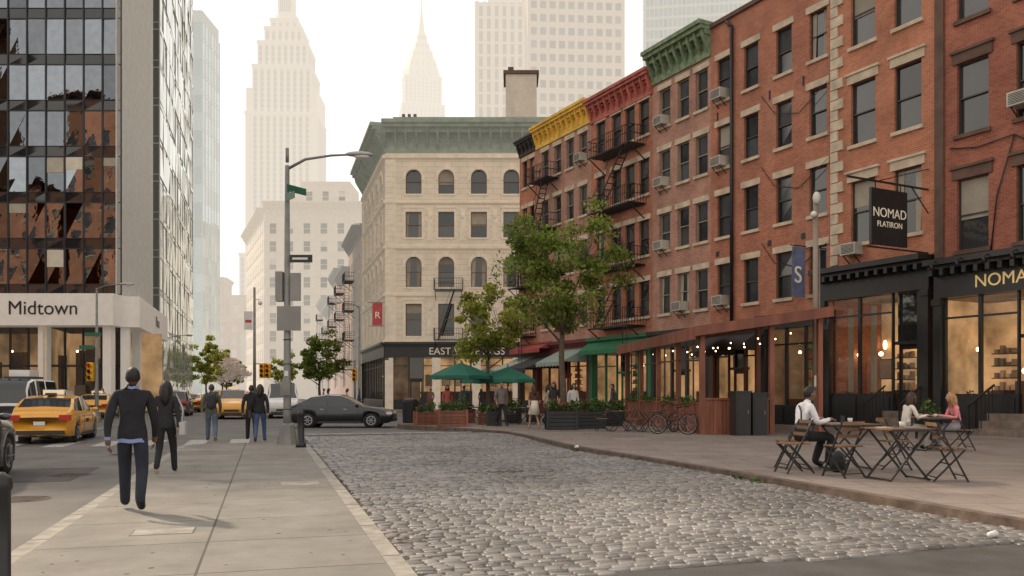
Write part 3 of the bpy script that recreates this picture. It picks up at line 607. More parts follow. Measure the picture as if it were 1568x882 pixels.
for i in range(28): b.box('cornice_modillions',black_paint,.1+i*.42,.25+i*.42,-.55,-.13,5.72,5.94)
b.text('shop_name',gold,'NOMAD FLATIRON',(1.55,-.135,5.20),.60)
b.sphere('table_lamp',bulb,(2.2,1.8,2.35),(.16,.16,.12)); b.box('lamp_table',woodt,1.9,2.5,1.6,2.1,.2,2.0)
for i in range(5):
    x=.5+i*.95; b.beam('sign_lamp',iron,(x,-.6,6.25),(x,-.95,6.05),.03); b.tube('sign_lamp',iron,[(x,-.95,6.08),(x,-.88,5.88)],[.03,.1],8)
for i in range(3): b.box('stoop',stepst,2.2,5.6,-.42*(3-i)-.02,-.0-.42*(2-i) if i<2 else -.12,.15,.15+.25*(i+1))
for x in (2.3,4.3):
    b.beam('stoop_rail',iron,(x,-1.6,1.15),(x,-.2,1.85),.06); b.beam('stoop_rail',iron,(x,-1.6,.2),(x,-1.6,1.2),.06)
    for i in range(7): b.beam('stoop_rail',iron,(x,-1.5+i*.2,.3),(x,-1.5+i*.2,1.2+i*.1),.02)
b.tube('cable',iron,[(.6,-.06,10.2),(1.6,-.07,10.0),(2.9,-.07,10.1),(4.2,-.06,9.2)],.025,5); b.tube('cable',iron,[(2.1,-.06,6.4),(2.3,-.06,8.2),(2.9,-.06,10.1)],.025,5)
b.finish(rowloc(31.6),RA)
b=B('hanging_sign')
b.beam('bracket',iron,(0,-.02,8.95),(0,-4.2,8.95),.06); b.beam('bracket',iron,(0,0,9.7),(0,-2.6,8.98),.03); b.beam('bracket',iron,(0,0,8.1),(0,-.9,8.93),.03)
b.beam('lower_arm',iron,(0,-.02,6.65),(0,-3.2,6.65),.05)
b.box('sign_board',black_paint,-.05,.05,-3.05,-1.2,6.75,8.7)
for y in (-2.8,-1.5): b.beam('hangers',iron,(0,y,8.7),(0,y,8.95),.03)
b.text('sign_letters',cream_let,'NOMAD',(.056,-2.12,7.72),.46,rz=90,ext=.005,align='CENTER'); b.text('sign_letters',cream_let,'FLATIRON',(.056,-2.12,7.38),.28,rz=90,ext=.005,align='CENTER')
b.finish(rowloc(31.3),RA)
def awning(s0,s1,z,out,c,drop=.9,name='awning'):
    m=M(name+'_fabric',c,.8,var=.12); b=B(name); w=s1-s0
    b.quad('canopy',m,(0,-.05,z),(w,-.05,z),(w,-out,z-drop),(0,-out,z-drop)); n=int(w/.35)
    for i in range(n):
        u,v=w*i/n,w*(i+1)/n; b.add('valance',m,[(u,-out,z-drop),(v,-out,z-drop),(v,-out,z-drop-.2),((u+v)/2,-out,z-drop-.28),(u,-out,z-drop-.2)],[(0,1,2,3,4)])
    for x in (0,w): b.add('canopy_side',m,[(x,-.05,z),(x,-out,z-drop),(x,-.05,z-drop)],[(0,1,2)]); b.beam('frame',iron,(x,-.05,z-drop),(x,-out,z-drop),.03)
    b.finish(rowloc(s0),RA)
awning(.1,2.3,4.0,2.2,(.35,.42,.36)); awning(2.6,5.6,4.0,2.6,(.04,.04,.045)); awning(5.8,8.8,4.3,2.0,(.28,.34,.30)); awning(9.2,14.6,4.7,1.0,(.03,.17,.08),.7); awning(.3,4.5,4.9,1.0,(.35,.07,.06),.5)
awning(19.8,22.9,4.4,1.5,(.05,.04,.04))

# ------------------------------------------------------------------ dining shed
b=B('outdoor_dining_shed')
rust=M('rust_red_paint',(.25,.085,.055),.6,var=.3,streak=True)
b.add('roof',rust,[(-.35,-.35,3.62),(-.35,11,3.62),(4.4,11,4.35),(4.4,-.35,4.35),(-.35,-.35,3.74),(-.35,11,3.74),(4.4,11,4.47),(4.4,-.35,4.47)],[(0,1,2,3),(4,5,6,7),(0,1,5,4),(0,3,7,4),(2,3,7,6)])
b.box('fascia',rust,-.42,-.352,-.4,11,3.35,3.76)
b.add('fascia',rust,[(-.42,-.42,3.45),(4.4,-.42,4.15),(4.4,-.42,4.5),(-.42,-.42,3.77),(-.42,-.36,3.45),(4.4,-.36,4.15),(4.4,-.36,4.5),(-.42,-.36,3.77)],[(0,1,2,3),(4,5,6,7),(0,1,5,4),(3,2,6,7)])
for i in range(10): b.beam('rafters',wood,(-.34,.2+i*1.15,3.55),(4.3,.2+i*1.15,4.27),.07,.12)
for x,y in [(0,0),(0,2.7),(0,5.4),(0,8.1),(0,10.7),(2.4,0),(4.1,0),(4.1,5.4)]:
    b.box('posts',wood,x-.08,x+.08,y-.08,y+.08,ZP,3.6+x*.15)
def planks(x0,x1,y,z0,z1):
    n=int((x1-x0)/.14)
    for i in range(n): b.box('planks',wood,x0+(x1-x0)*i/n+.005,x0+(x1-x0)*(i+1)/n-.005,y-.03+rnd.uniform(-.004,.004),y+.02,z0,z1)
planks(.09,2.31,0,ZP,1.35); b.box('rail',wood,.085,2.315,-.07,.07,1.35,1.42)
for j in range(4):
    y0=.09+j*2.7; 
    for i in range(17): b.box('planks',wood,-.03+rnd.uniform(-.004,.004),.02,y0+i*.148,y0+i*.148+.138,ZP,1.2)
    b.box('rail',wood,-.07,.07,y0,y0+2.52,1.2,1.27)
    for u in (.85,1.7): b.box('glazing_bars',black_paint,-.025,.025,y0+u-.02,y0+u+.02,1.27,3.35)
    b.box('glazing_bars',black_paint,-.025,.025,y0,y0+2.52,2.75,2.79)
    b.leaves('planting',leafd,(-.1,y0+1.2,1.35),(.15,1.1,.16),160,.05)
for j in range(3):
    for i in range(7):
        t=i/6; b.sphere('string_light',bulb,(.3+3.4*t,1.4+j*3,3.2+.5*t-.25*math.sin(math.pi*t)),.03,6,4)
for j in range(4):
    y=1.5+j*2.4; b.box('table_tops',woodt,.6,1.4,y-.4,y+.4,.93,.97); b.box('table_legs',iron,.97,1.03,y-.03,y+.03,ZP,.93)
    for yy in (y-.7,y+.7): b.box('bench_seats',woodt,.6,1.4,yy-.18,yy+.18,.62,.66); b.box('bench_legs',iron,.65,.7,yy-.15,yy+.15,ZP,.62); b.box('bench_legs',iron,1.3,1.35,yy-.15,yy+.15,ZP,.62)
b.finish((6.36,28.4,0),5.7)
def cabinet(x,y,w,h,rz):
    b=B('utility_cabinet'); b.box('casing',black_paint,-w/2,w/2,-.25,.25,0,h); b.box('lid',black_paint,-w/2-.03,w/2+.03,-.28,.28,h,h+.05); b.box('door',plastic,-w/2+.05,w/2-.05,-.262,-.251,.1,h-.1); b.box('handle',steel,w/2-.12,w/2-.09,-.29,-.262,h*.5,h*.5+.12); b.finish((x,y,ZP),rz)
cabinet(7.45,27.7,.5,1.4,8); cabinet(8.05,27.9,.5,1.35,8)

# ------------------------------------------------------------------ corner building
cream=BR('cream_stone',(.80,.66,.48),(.75,.61,.44),(.52,.41,.28),bw=1.4,bh=.46,ms=.022,haze_glow=.12,var=.14,weather=.3,wcol=(.55,.44,.31))
creamt=M('cream_trim',(.80,.67,.49),.7,var=.14,haze_glow=.12); patina=M('patina_copper',(.19,.25,.18),.65,var=.35,haze_glow=.09,scale=1.5)
wsash=M('wood_sash',(.22,.12,.07),.5)
b=B('corner_building')
H=24.3; colsx=[2.4,5.17,7.94,10.7,13.4]; rows=[(6.35,2.75,0),(10.5,2.6,1),(14.7,2.2,0),(18.4,2.1,1)]
def cb_face(L,cx):
    holes=[(c-.68,c+.68,z,z+h,a) for c in cx for z,h,a in rows]
    wallgrid(b,'walls',cream,L,5.9,22.2,holes)
    for h in holes: window(b,h[0],h[1],h[2],h[3],cream,wsash,creamt,creamt,arch=bool(h[4]),rev=.3,bl=.6,lh=.3,keystone=True)
    for h in holes:
        if not h[4]:
            for xx in (h[0]-.2,h[1]+.02): b.box('window_surrounds',creamt,xx,xx+.18,-.07,.015,h[2]-.1,h[3]-.01)
    for c0,c1 in zip(cx[:-1],cx[1:]):
        m_=(c0+c1)/2
        for (za,zb_) in ((6.1,9.6),(14.05,17.45)): b.box('relief_panels',creamt,m_-.22,m_+.22,-.06,.012,za+.4,zb_-.4); b.sphere('cartouche',creamt,(m_,-.06,zb_-.9),(.2,.07,.28),8,6)
    for z in (5.75,9.75,13.75,17.6): b.box('string_courses',creamt,-.05,L+.05,-.18,.02,z,z+.22)
    b.box('string_courses',creamt,-.05,L+.05,-.25,.02,21.4,21.7)
    cornice(b,-.1,L+.1,21.9,H+.1,1.3,patina,.9)
    for i in range(int(L/.55)): b.sphere('frieze_rosettes',patina,(.3+i*.55,-.08,22.95),(.14,.05,.14),8,5)
    b.box('corner_pier',creamt,0,.9,-.1,.015,5.97,21.39)
    for i in range(33): b.box('pier_blocks',creamt,.0,.75,-.14,-.1,6.05+i*.46,6.42+i*.46)
L1=17; b.frame(0,0,0); cb_face(L1,colsx+[16.0])
fire_escape(b,4.2,6.6,[6.0,10.2],1.0,ladder=False)
storefront(b,0,L1,.15,5.75,black_paint,1.2,door=(2.0,3.2),glz0=.8,interior=intw,cor=.5)
for x in (.0,4.0,7.4,10.8,14.2): b.box('ground_piers',creamt,x,x+.7,-.22,-.125,.15,4.5)
b.text('shop_name',cream_let,'EAST VILLIE INGS',(3.7,-.15,4.78),.85)
sl=17.0
b.frame(-.279*sl,.96*sl,-(90-AV)); cb_face(sl,[2.6,5.6,8.6,11.6,14.6]); storefront(b,0,sl,.15,5.75,black_paint,1.2,glz0=.8,interior=intd,cor=.4)
b.frame()
pp=[(0,0),(17,0),(17,16.3),(-4.74,16.3)]
b.add('roof',tar,[(x,y,H-.4) for x,y in pp],[(0,1,2,3)]); b.quad('walls',cream,(17,0,0),(17,16.3,0),(17,16.3,H),(17,0,H)); b.quad('walls',cream,(17,16.3,0),(-4.74,16.3,0),(-4.74,16.3,H),(17,16.3,H))
b.box('roof_parapet',patina,.6,16.8,.35,.6,H-.3,H+.75)
tanb=BR('tan_brick',(.58,.47,.36),(.48,.38,.28),(.55,.46,.35),haze_glow=.14,weather=.4,wcol=(.3,.24,.19))
b.box('chimney',tanb,10.2,12.9,2,5,H-.4,29.3); b.box('chimney_cap',brownstone,10.0,13.1,1.8,5.2,29.3,29.6); b.box('chimney_pot',tar,10.4,10.9,2.4,2.9,29.6,30.1)
for x in (1.3,1.8,2.3): b.tube('vent',tar,[(x,2,H-.4),(x,2,H+1.5)],.14,8)
b.box('bulkhead',tanb,7.2,9.6,4,7,H-.4,H+1.6)
b.finish((-10.75,72,0))
b=B('red_banner'); b.quad('cloth',M('red_cloth',(.55,.09,.10),.7),(0,0,0),(.85,0,0),(.85,.05,1.9),(0,.05,1.9)); b.beam('arm',iron,(-.3,0,1.95),(1,0,1.95),.04); b.beam('arm',iron,(-.3,0,-.05),(1,0,-.05),.04); b.text('lettering',cream_let,'R',(.2,-.03,.6),.8); b.finish((-11.75,71.4,7.2))

# ------------------------------------------------------------------ background buildings
def block(name,loc,rz,w,d,h,wm,fm,tm,fl=3.5,bay=3.0,ww=1.3,wh=1.9,cor=None,z0=4.5,esc=None,sides=('F','L'),gl=None,bl=.2,bm_=None):
    b=B(name)
    for sd in sides:
        if sd=='F': L_=w; b.frame(0,0,0)
        elif sd=='L': L_=d; b.frame(0,d,-90)
        elif sd=='R': L_=d; b.frame(w,0,90)
        n=max(1,int(L_/bay)); holes=[]
        for i in range(n):
            cx=L_*(i+.5)/n; z=z0
            while z+wh<h-1.2: holes.append((cx-ww/2,cx+ww/2,z,z+wh)); z+=fl
        wallgrid(b,'walls',wm,L_,0,h,holes)
        for q in holes:
            x0,x1,za,zb=q; b.quad('window_glass',gl or glass,(x0,.25,za),(x1,.25,za),(x1,.25,zb),(x0,.25,zb)); b.box('window_rail',fm,x0,x1,.18,.24,(za+zb)/2-.04,(za+zb)/2+.04)
            for s_ in ((x0,.0,x0,.25),(x1,0,x1,.25)): b.quad('walls',wm,(s_[0],s_[1],za),(s_[2],s_[3],za),(s_[2],s_[3],zb),(s_[0],s_[1],zb))
            b.box('sills',tm,x0-.1,x1+.1,-.12,.1,za-.2,za)
            if rnd.random()<bl: b.quad('blinds',bm_ or blind,(x0,.17,za+(zb-za)*.5),(x1,.17,za+(zb-za)*.5),(x1,.17,zb),(x0,.17,zb))
        if cor: cornice(b,-.05,L_+.05,h-cor[1],h+.1,cor[2],cor[0],1.2,False)
        if esc and sd in esc[0]: fire_escape(b,esc[1],esc[2],[z0-.4+fl*i for i in range(int((h-z0-2)/fl)+1)],1.1)
    b.frame()
    b.quad('roof',tar,(0,0,h-.1),(w,0,h-.1),(w,d,h-.1),(0,d,h-.1))
    if 'R' not in sides: b.quad('walls',wm,(w,0,0),(w,d,0),(w,d,h),(w,0,h))
    b.quad('walls',wm,(0,d,0),(w,d,0),(w,d,h),(0,d,h))
    b.finish(loc,rz); 
def hz(m,c,h,**k): return M(m,c,haze_glow=h,**k)
gl1=M('hazy_window_glass',(.12,.11,.10),.2,haze_glow=.34,isl=.6); gl2=M('far_window_glass',(.16,.17,.18),.3,haze_glow=.6,isl=.4)
hbl=hz('hazy_blind',(.6,.54,.45),.35)
x,y=-15.9,89
specs=[((.42,.28,.19),19,13,.16),((.38,.14,.09),16.5,12,.22),((.34,.17,.12),18,12,.28),((.42,.15,.10),14.5,14,.34),((.45,.32,.25),17,16,.40)]
for i,(c,h,d,hzv) in enumerate(specs):
    wm=BR('row_brick_%d'%i,c,tuple(q*.85 for q in c),(.4,.33,.28),haze_glow=hzv); tm=hz('row_trim_%d'%i,(.5,.42,.33),hzv)
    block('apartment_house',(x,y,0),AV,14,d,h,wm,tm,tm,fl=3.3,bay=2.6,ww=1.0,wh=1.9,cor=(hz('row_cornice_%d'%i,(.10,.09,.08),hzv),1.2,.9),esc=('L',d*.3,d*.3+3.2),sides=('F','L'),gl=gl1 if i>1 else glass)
    x-=.279*d; y+=.96*d
crm=BR('pale_limestone',(.64,.53,.41),(.60,.49,.38),(.48,.39,.30),bw=1.5,bh=.5,haze_glow=.42,var=.12); crt=hz('pale_trim',(.60,.50,.38),.42)
block('limestone_apartment_building',(-49.6,170,0),0,34,34,39.5,crm,crt,crt,fl=3.6,bay=3.1,ww=1.35,wh=2.1,cor=(crt,2.2,1.4),sides=('F',),gl=gl1,bl=.3,bm_=hbl)
b=B('limestone_apartment_building'); L_=34; holes=[]
for i in range(10):
    for j in range(9): holes.append((1.4+i*3.3,2.7+i*3.3,4.5+j*3.7,6.6+j*3.7))
wallgrid(b,'walls',crm,L_,0,38.5,holes)
for q in holes: b.quad('window_glass',gl1,(q[0],.3,q[2]),(q[1],.3,q[2]),(q[1],.3,q[3]),(q[0],.3,q[3])); b.box('sills',crt,q[0]-.1,q[1]+.1,-.15,.1,q[2]-.25,q[2])
cornice(b,0,L_,36.4,38.6,1.4,crt,1.4,False); b.box('tank_house',crm,20,26,6,12,38,44); b.finish((-63.2,202,0),-67)
block('setback_tower_block',(-43,173,0),0,10,10,44.5,crm,crt,crt,fl=3.6,bay=3,sides=('F','L'),gl=gl1,bm_=hbl)
for i,(xx,yy,w,h,c) in enumerate([(-85,232,14,22,(.42,.22,.13)),(-83,250,13,30,(.5,.36,.26)),(-100,246,16,35,(.4,.25,.18)),(-72,225,9,18,(.5,.4,.3))]):
    wm=BR('far_brick_%d'%i,c,tuple(q*.9 for q in c),(.5,.4,.3),haze_glow=.5); tm=hz('far_trim_%d'%i,(.5,.4,.3),.5); block('apartment_house',(xx,yy,0),8,w,12,h,wm,tm,tm,fl=3.4,bay=3,gl=gl2,cor=(tm,1.2,.8),sides=('F','R'),bm_=hbl)

es=BR('hazy_limestone',(.58,.49,.38),(.55,.46,.35),(.43,.36,.28),bw=3.0,bh=3.6,ms=.15,haze_glow=.68,var=.06)
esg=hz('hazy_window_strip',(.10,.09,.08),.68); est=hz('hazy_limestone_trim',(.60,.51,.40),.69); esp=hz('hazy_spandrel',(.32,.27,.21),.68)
b=B('art_deco_skyscraper')
def tier(w,d,z0,z1,mat,g,tr,spm):
    b.box('shaft',mat,-w/2,w/2,-d/2,d/2,z0,z1)
    n=int(w/4.2)
    for i in range(n):
        xc=-w/2+w*(i+.5)/n; zz=z0+2
        b.box('window_strips',g,xc-1.05,xc+1.05,-d/2-.15,-d/2+.2,z0+1,z1-3)
        while zz<z1-4: b.box('spandrels',spm,xc-1.06,xc+1.06,-d/2-.3,-d/2+.2,zz,zz+1.3); zz+=3.8
        b.box('piers',tr,xc+w/n/2-.5,xc+w/n/2+.5,-d/2-.8,-d/2+.1,z0,z1-1)
    for i in range(int(d/5)):
        yc=-d/2+d*(i+.5)/int(d/5)
        for sx in (-1,1): b.box('window_strips',g,sx*w/2-.15,sx*w/2+.15,yc-.9,yc+.9,z0+1,z1-3)
    b.box('parapet',tr,-w/2-.4,w/2+.4,-d/2-.9,d/2+.4,z1-1.6,z1+.4)
T1=(es,esg,est,esp)
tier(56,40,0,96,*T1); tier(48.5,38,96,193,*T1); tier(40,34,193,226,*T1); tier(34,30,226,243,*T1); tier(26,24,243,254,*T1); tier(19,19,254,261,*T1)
for sx in (-1,1):
    b.box('shoulders',est,sx*22-2,sx*22+2,-17.6,17.5,193,210)
    for q in (-1,1): b.box('corner_piers',est,sx*22.4-1.2,sx*22.4+1.2,-20.4,-18.9,96,190)
b.tube('mast_base',est,[(0,0,261),(0,0,266),(0,0,266.5),(0,0,290),(0,0,291),(0,0,297),(0,0,303),(0,0,308)],[8.5,8,5.6,5,5.6,4.2,2.5,1.2],12,False)
for a in range(6): b.box('mast_windows',esg,-3.6+a*1.3,-3.0+a*1.3,-5.9,-5.0,268,288)
for a in range(4):
    q=a*math.pi/2+math.pi/4; b.box('buttress',est,math.cos(q)*6-1,math.cos(q)*6+1,math.sin(q)*6-1,math.sin(q)*6+1,261,282)
b.tube('antenna',est,[(0,0,308),(0,0,345)],[.9,.3],8)
b.finish((-159,600,0),3)
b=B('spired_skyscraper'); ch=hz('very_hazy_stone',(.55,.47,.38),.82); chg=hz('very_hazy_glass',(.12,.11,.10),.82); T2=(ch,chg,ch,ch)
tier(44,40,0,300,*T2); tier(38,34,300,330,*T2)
pts=[(330,18.5),(340,17),(352,13.5),(362,9.5),(372,6),(384,3),(400,1.2),(420,.3)]
b.tube('crown',ch,[(0,0,z) for z,_ in pts],[r*1.15 for _,r in pts],8,False)
for k,(z,r) in enumerate(pts[:5]):
    for a in range(5): b.box('crown_windows',chg,-r*.7+a*r*.35-.6,-r*.7+a*r*.35+.6,-r*1.1-.3,-r*1.1+.5,z+1,z+5)
b.finish((-96,900,0),12)
def gridtower(name,loc,rz,w,d,h,wall,gl,fl,bay,ww,wh,z0=0):
    b=B(name)
    for (L_,fr) in ((w,(0,0,0)),(d,(0,d,-90))):
        b.frame(*fr); n=int(L_/bay); b.quad('curtain_glass',gl,(0,.4,0),(L_,.4,0),(L_,.4,h),(0,.4,h))
        for i in range(n+1):
            x=L_*i/n; b.box('piers',wall,x-(bay-ww)/2,x+(bay-ww)/2,-.3,.5,0,h)
        z=z0
        while z<h: b.box('spandrels',wall,0,L_,-.02,.5,z,z+fl-wh); z+=fl
        for i in range(n):
            z=z0
            while z<h-fl:
                if rnd.random()<.35: x=L_*i/n; b.quad('panes',gl,(x+.3,.35,z+fl-wh),(x+bay-.3,.35,z+fl-wh),(x+bay-.3,.35,z+fl),(x+.3,.35,z+fl))
                z+=fl
    b.frame(); b.box('core',wall,.6,w-.6,.6,d-.6,0,h); b.box('roof_plant',wall,w*.2,w*.8,d*.2,d*.8,h,h+6); b.finish(loc,rz)
gt=hz('hazy_concrete',(.56,.45,.35),.52); gg=M('hazy_tower_glass',(.14,.13,.13),.25,haze_glow=.50,isl=.5)
gridtower('office_tower',(5,250,0),4,28,30,150,gt,gg,3.9,2.6,1.7,2.3)
gt2=hz('hazy_limestone_piers',(.60,.50,.40),.60)
gridtower('office_tower',(-10.8,262,0),2,17,24,122,gt2,hz('hazy_slot_glass',(.2,.18,.16),.58),3.9,2.2,.9,3.3)
gs=hz('hazy_steel',(.42,.46,.47),.5); gg3=M('hazy_blue_glass',(.24,.31,.34),.2,haze_glow=.46,isl=.4)
gridtower('glass_office_tower',(47,300,0),-8,40,30,165,gs,gg3,3.8,1.6,1.35,2.9)

# ------------------------------------------------------------------ left glass towers
tg=M('reflective_curtain_glass',(.25,.275,.31),.02,metal=1,isl=.45,bump=.45,bscale=.5,var=.1)
tg2=M('teal_curtain_glass',(.27,.33,.32),.04,metal=1,isl=.5,bump=.6,bscale=.7,haze_glow=.05,var=.1)
tg3=M('pale_curtain_glass',(.30,.40,.44),.1,metal=.8,isl=.3,haze_glow=.36,bump=.3,bscale=.8)
mull=M('dark_mullion',(.03,.03,.035),.4); fin=M('aluminium_fins',(.52,.49,.45),.5,haze_glow=.07)
lobby=M('white_stone_band',(.78,.73,.67),.5,var=.06,haze_glow=.08)
officel=M('office_blinds',(.42,.38,.31),.6,isl=.5,emit=.05,ecol=(1,.82,.55))
def curtain(b,L_,z0,z1,fl,bay,gl,mu,sp=.9,vis=True,tilt=.012,md=.1,mw=.035):
    n=int(round(L_/bay)); bw=L_/n; z=z0
    while z<z1-.1:
        for i in range(n):
            j=[rnd.uniform(-tilt,tilt) for _ in range(4)]
            x0,x1=i*bw+.03,(i+1)*bw-.03
            b.quad('curtain_glass',gl,(x0,j[0],z+sp),(x1,j[1],z+sp),(x1,j[2],z+fl-.04),(x0,j[3],z+fl-.04))
            j=[rnd.uniform(-tilt,tilt) for _ in range(4)]
            b.quad('spandrel_glass',glassd if vis else gl,(x0,j[0],z+.03),(x1,j[1],z+.03),(x1,j[2],z+sp-.05),(x0,j[3],z+sp-.05))
            if vis and rnd.random()<.16: hh=rnd.uniform(.4,1.3); b.quad('office_blinds',officel,(x0+.05,-.03,z+fl-.1-hh),(x1-.05,-.03,z+fl-.1-hh),(x1-.05,-.03,z+fl-.1),(x0+.05,-.03,z+fl-.1))
        b.box('mullions',mu,0,L_,-md*.6,.05,z-.04,z+.03); b.box('mullions',mu,0,L_,-md*.5,.05,z+sp-.04,z+sp)
        z+=fl
    for i in range(n+1): b.box('mullions',mu,i*bw-mw,i*bw+mw,-md,.05,z0,z1)
b=B('glass_office_building')
W=40; b.frame(-W,0,0); curtain(b,W,8.5,62,3.25,1.35,tg,mull,.75,tilt=.025)
b.box('lobby_band',lobby,-.3,W+.15,-1.6,.3,6.2,8.4)
b.text('building_name',black_paint,'Midtown',(W-7.1,-1.63,6.95),1.35)
for i in range(9): b.box('lobby_columns',lobby,W-.9-i*4.5,W-.3-i*4.5,-.9,-.3,.14,6.2)
n=30
for i in range(n): x=W-.4-i*1.3; b.box('lobby_mullions',mull,x-.04,x+.04,.5,.7,.14,6.2)
lint=M('glowing_lobby_wall',(.26,.16,.08),.6,var=.5,scale=.5,emit=.22,ecol=(1,.62,.30)); ldk=M('lobby_dark',(.1,.07,.05),.6)  # lobby wall emission imitates a lit interior
lglass=M('lobby_glass',(.05,.05,.05),.03,spec=1,alpha=.35)
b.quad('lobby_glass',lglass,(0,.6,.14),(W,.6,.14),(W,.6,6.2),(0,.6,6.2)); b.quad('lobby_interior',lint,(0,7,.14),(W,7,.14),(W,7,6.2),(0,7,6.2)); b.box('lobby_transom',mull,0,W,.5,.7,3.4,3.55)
for i in range(24): x=1+i*1.63; b.box('lobby_fittings',ldk,x,x+rnd.uniform(.3,1.1),3.0,3.8,.2,rnd.uniform(1.2,5.2))
for i in range(16): b.sphere('lobby_lamp',bulb,(2+i*2.4,2.5,4.6),.09,8,6)
b.frame(0,0,90+AV)
SL=17.2
for i in range(int(SL/.32)): b.box('vertical_fins',fin,i*.32,i*.32+.1,-.1,.38,8.5,62)
b.box('side_wall',M('grey_side_panel',(.36,.34,.31),.5,haze_glow=.07),0,SL,.1,.3,8.45,62)  # even grey panel behind the fins
b.box('lobby_band',lobby,-.1,SL+.6,-1.2,.3,6.2,8.38)
b.text('building_name',black_paint,'Plaza',(9.0,-1.23,6.95),1.2)
b.quad('lobby_glass',lglass,(.2,1.1,.14),(SL,1.1,.14),(SL,1.1,6.2),(.2,1.1,6.2)); b.quad('lobby_interior',lint,(.2,5,.14),(SL,5,.14),(SL,5,6.2),(.2,5,6.2))
for i in range(10): b.box('lobby_mullions',mull,i*1.8,i*1.8+.08,1.0,1.2,.14,6.2)
for i in range(9): b.box('lobby_fittings',ldk,1+i*1.9,1.8+i*1.9,2.5,3.2,.2,rnd.uniform(1.5,5.0))
for i in range(4): b.box('lobby_columns',lobby,.2+i*5.4,.8+i*5.4,-.5,.1,.14,6.2)
b.frame(); b.quad('roof',tar,(-W,0,62),(0,0,62),(-5,16,62),(-W,16,62)); b.quad('back_wall',tar,(-W,16.5,0),(-4.8,16.5,0),(-4.8,16.5,62),(-W,16.5,62))
b.finish((-27.6,60,0))
b=B('glass_office_tower')
b.frame(-25,0,0); curtain(b,25,0,84,3.6,1.5,tg2,fin,.7,False); b.frame(0,0,90+AV); curtain(b,38,0,84,3.6,2.9,tg2,M('bronze_mullion',(.10,.12,.11),.4,haze_glow=.06),.6,False,.05,.03,.03)
b.finish((-33.4,80.5,0))
pf=hz('pale_fins',(.5,.52,.53),.42)
b=B('glass_office_tower'); b.frame(-16,0,0); curtain(b,16,0,75.6,3.6,1.6,tg3,pf,.7,False); b.box('crown',hz('pale_roof',(.5,.55,.57),.4),0,16,-.1,9.5,75.6,78); b.frame(0,0,90); curtain(b,10,0,75.6,3.6,1.6,tg3,pf,.7,False); b.finish((-62,170,0))
wm=BR('opposite_brick',(.58,.24,.13),(.48,.18,.09),(.42,.3,.22))
block('brick_apartment_building',(-46,14,0),180,9,14,38,wm,dark_frame,stone,fl=3.4,bay=2.6,ww=1.2,wh=2.0,cor=(brownstone,1.4,1),sides=('F',),bl=.4)
block('brick_apartment_building',(-57.5,15,0),180,9,14,27,wm,dark_frame,stone,fl=3.4,bay=2.6,ww=1.2,wh=2.0,cor=(brownstone,1.4,1),sides=('F',),bl=.4)
block('brick_apartment_building',(-69,18,0),180,14,14,52,BR('opposite_tan_brick',(.55,.32,.18),(.46,.26,.15),(.38,.29,.2)),dark_frame,stone,fl=3.5,bay=2.8,ww=1.4,wh=2.1,sides=('F',),bl=.4)

# ------------------------------------------------------------------ trees & plants
def tree(name,loc,zc_,r,tr,ncl,per,ls,mat,fork=.35,seed=1,lean=0):
    rg=random.Random(seed); b=B(name); zb=zc_-r[2]
    th=zb+r[2]*fork
    tp=[(0,0,0),(.03,.02,th*.3),(lean*.5-.05,.03,th*.65),(lean,0,th)]
    b.tube('trunk',bark,tp,[tr*1.35,tr,tr*.85,tr*.7],10)
    limbs=[]
    nl=8
    for i in range(nl):
        a=2*math.pi*i/nl+rg.uniform(-.3,.3); e_=rg.uniform(.25,1.1); l=rg.uniform(.55,.85)
        p0=Vector((lean,0,th*rg.uniform(.72,1.0))); d=Vector((math.cos(a)*math.cos(e_)*r[0],math.sin(a)*math.cos(e_)*r[1],math.sin(e_)*r[2]*1.3))*l
        m_=p0+d*.5+Vector((0,0,-.1*r[2]+.2)); p1=p0+d; b.tube('limbs',bark,[p0,m_,p1],[tr*.42,tr*.25,tr*.1],7); limbs.append((p0,m_,p1))
    for i in range(ncl):
        while 1:
            v=Vector((rg.uniform(-1,1),rg.uniform(-1,1),rg.uniform(-1,1)))
            if .3<v.length<1: break
        v*= (.72+.4*rg.random()); 
        c=Vector((lean+v.x*r[0],v.y*r[1],zc_+v.z*r[2]*(1 if v.z>0 else .85)))
        q=min((m for l in limbs for m in l),key=lambda m:(m-c).length)
        md=(q+c)/2+Vector((rg.uniform(-.1,.1),rg.uniform(-.1,.1),-.05)); b.tube('twigs',bark,[q,md,c],[tr*.13,tr*.08,tr*.03],5)
        s_=rg.uniform(.15,.32)*r[0]
        b.leaves('foliage',mat,c,(s_,s_,s_*.65),int(per*rg.uniform(.4,1.3)),ls)
    return b.finish(loc)
tree('street_tree',(1.95,32.6,ZP),6.15,(2.5,2.3,2.75),.13,80,165,.082,leafm,.3,3)
tree('street_tree',(-1.1,40,ZP),4.5,(1.85,1.7,2.0),.09,48,140,.088,leafy,.35,8)
tree('street_tree',(-17.9,79,.1),4.6,(2.4,2.2,2.6),.14,55,110,.14,leafm,.3,5)
tree('street_tree',(-42.5,118,.1),5.6,(2.6,2.4,3.6),.14,45,90,.2,leafy,.3,6)
blos=M('blossom_leaves',(.48,.34,.26),.6,isl=.4,haze_glow=.15,transl=.2)
tree('blossom_tree',(-41,122,.1),4.6,(3.2,2.4,2.4),.14,45,80,.2,blos,.3,9)
for i,(x,y) in enumerate([(-46,135),(-38,140),(-50,150)]): tree('street_tree',(x,y,.1),5,(2.8,2.6,3),.15,30,70,.25,leafy if i%2 else leafm,.3,20+i)
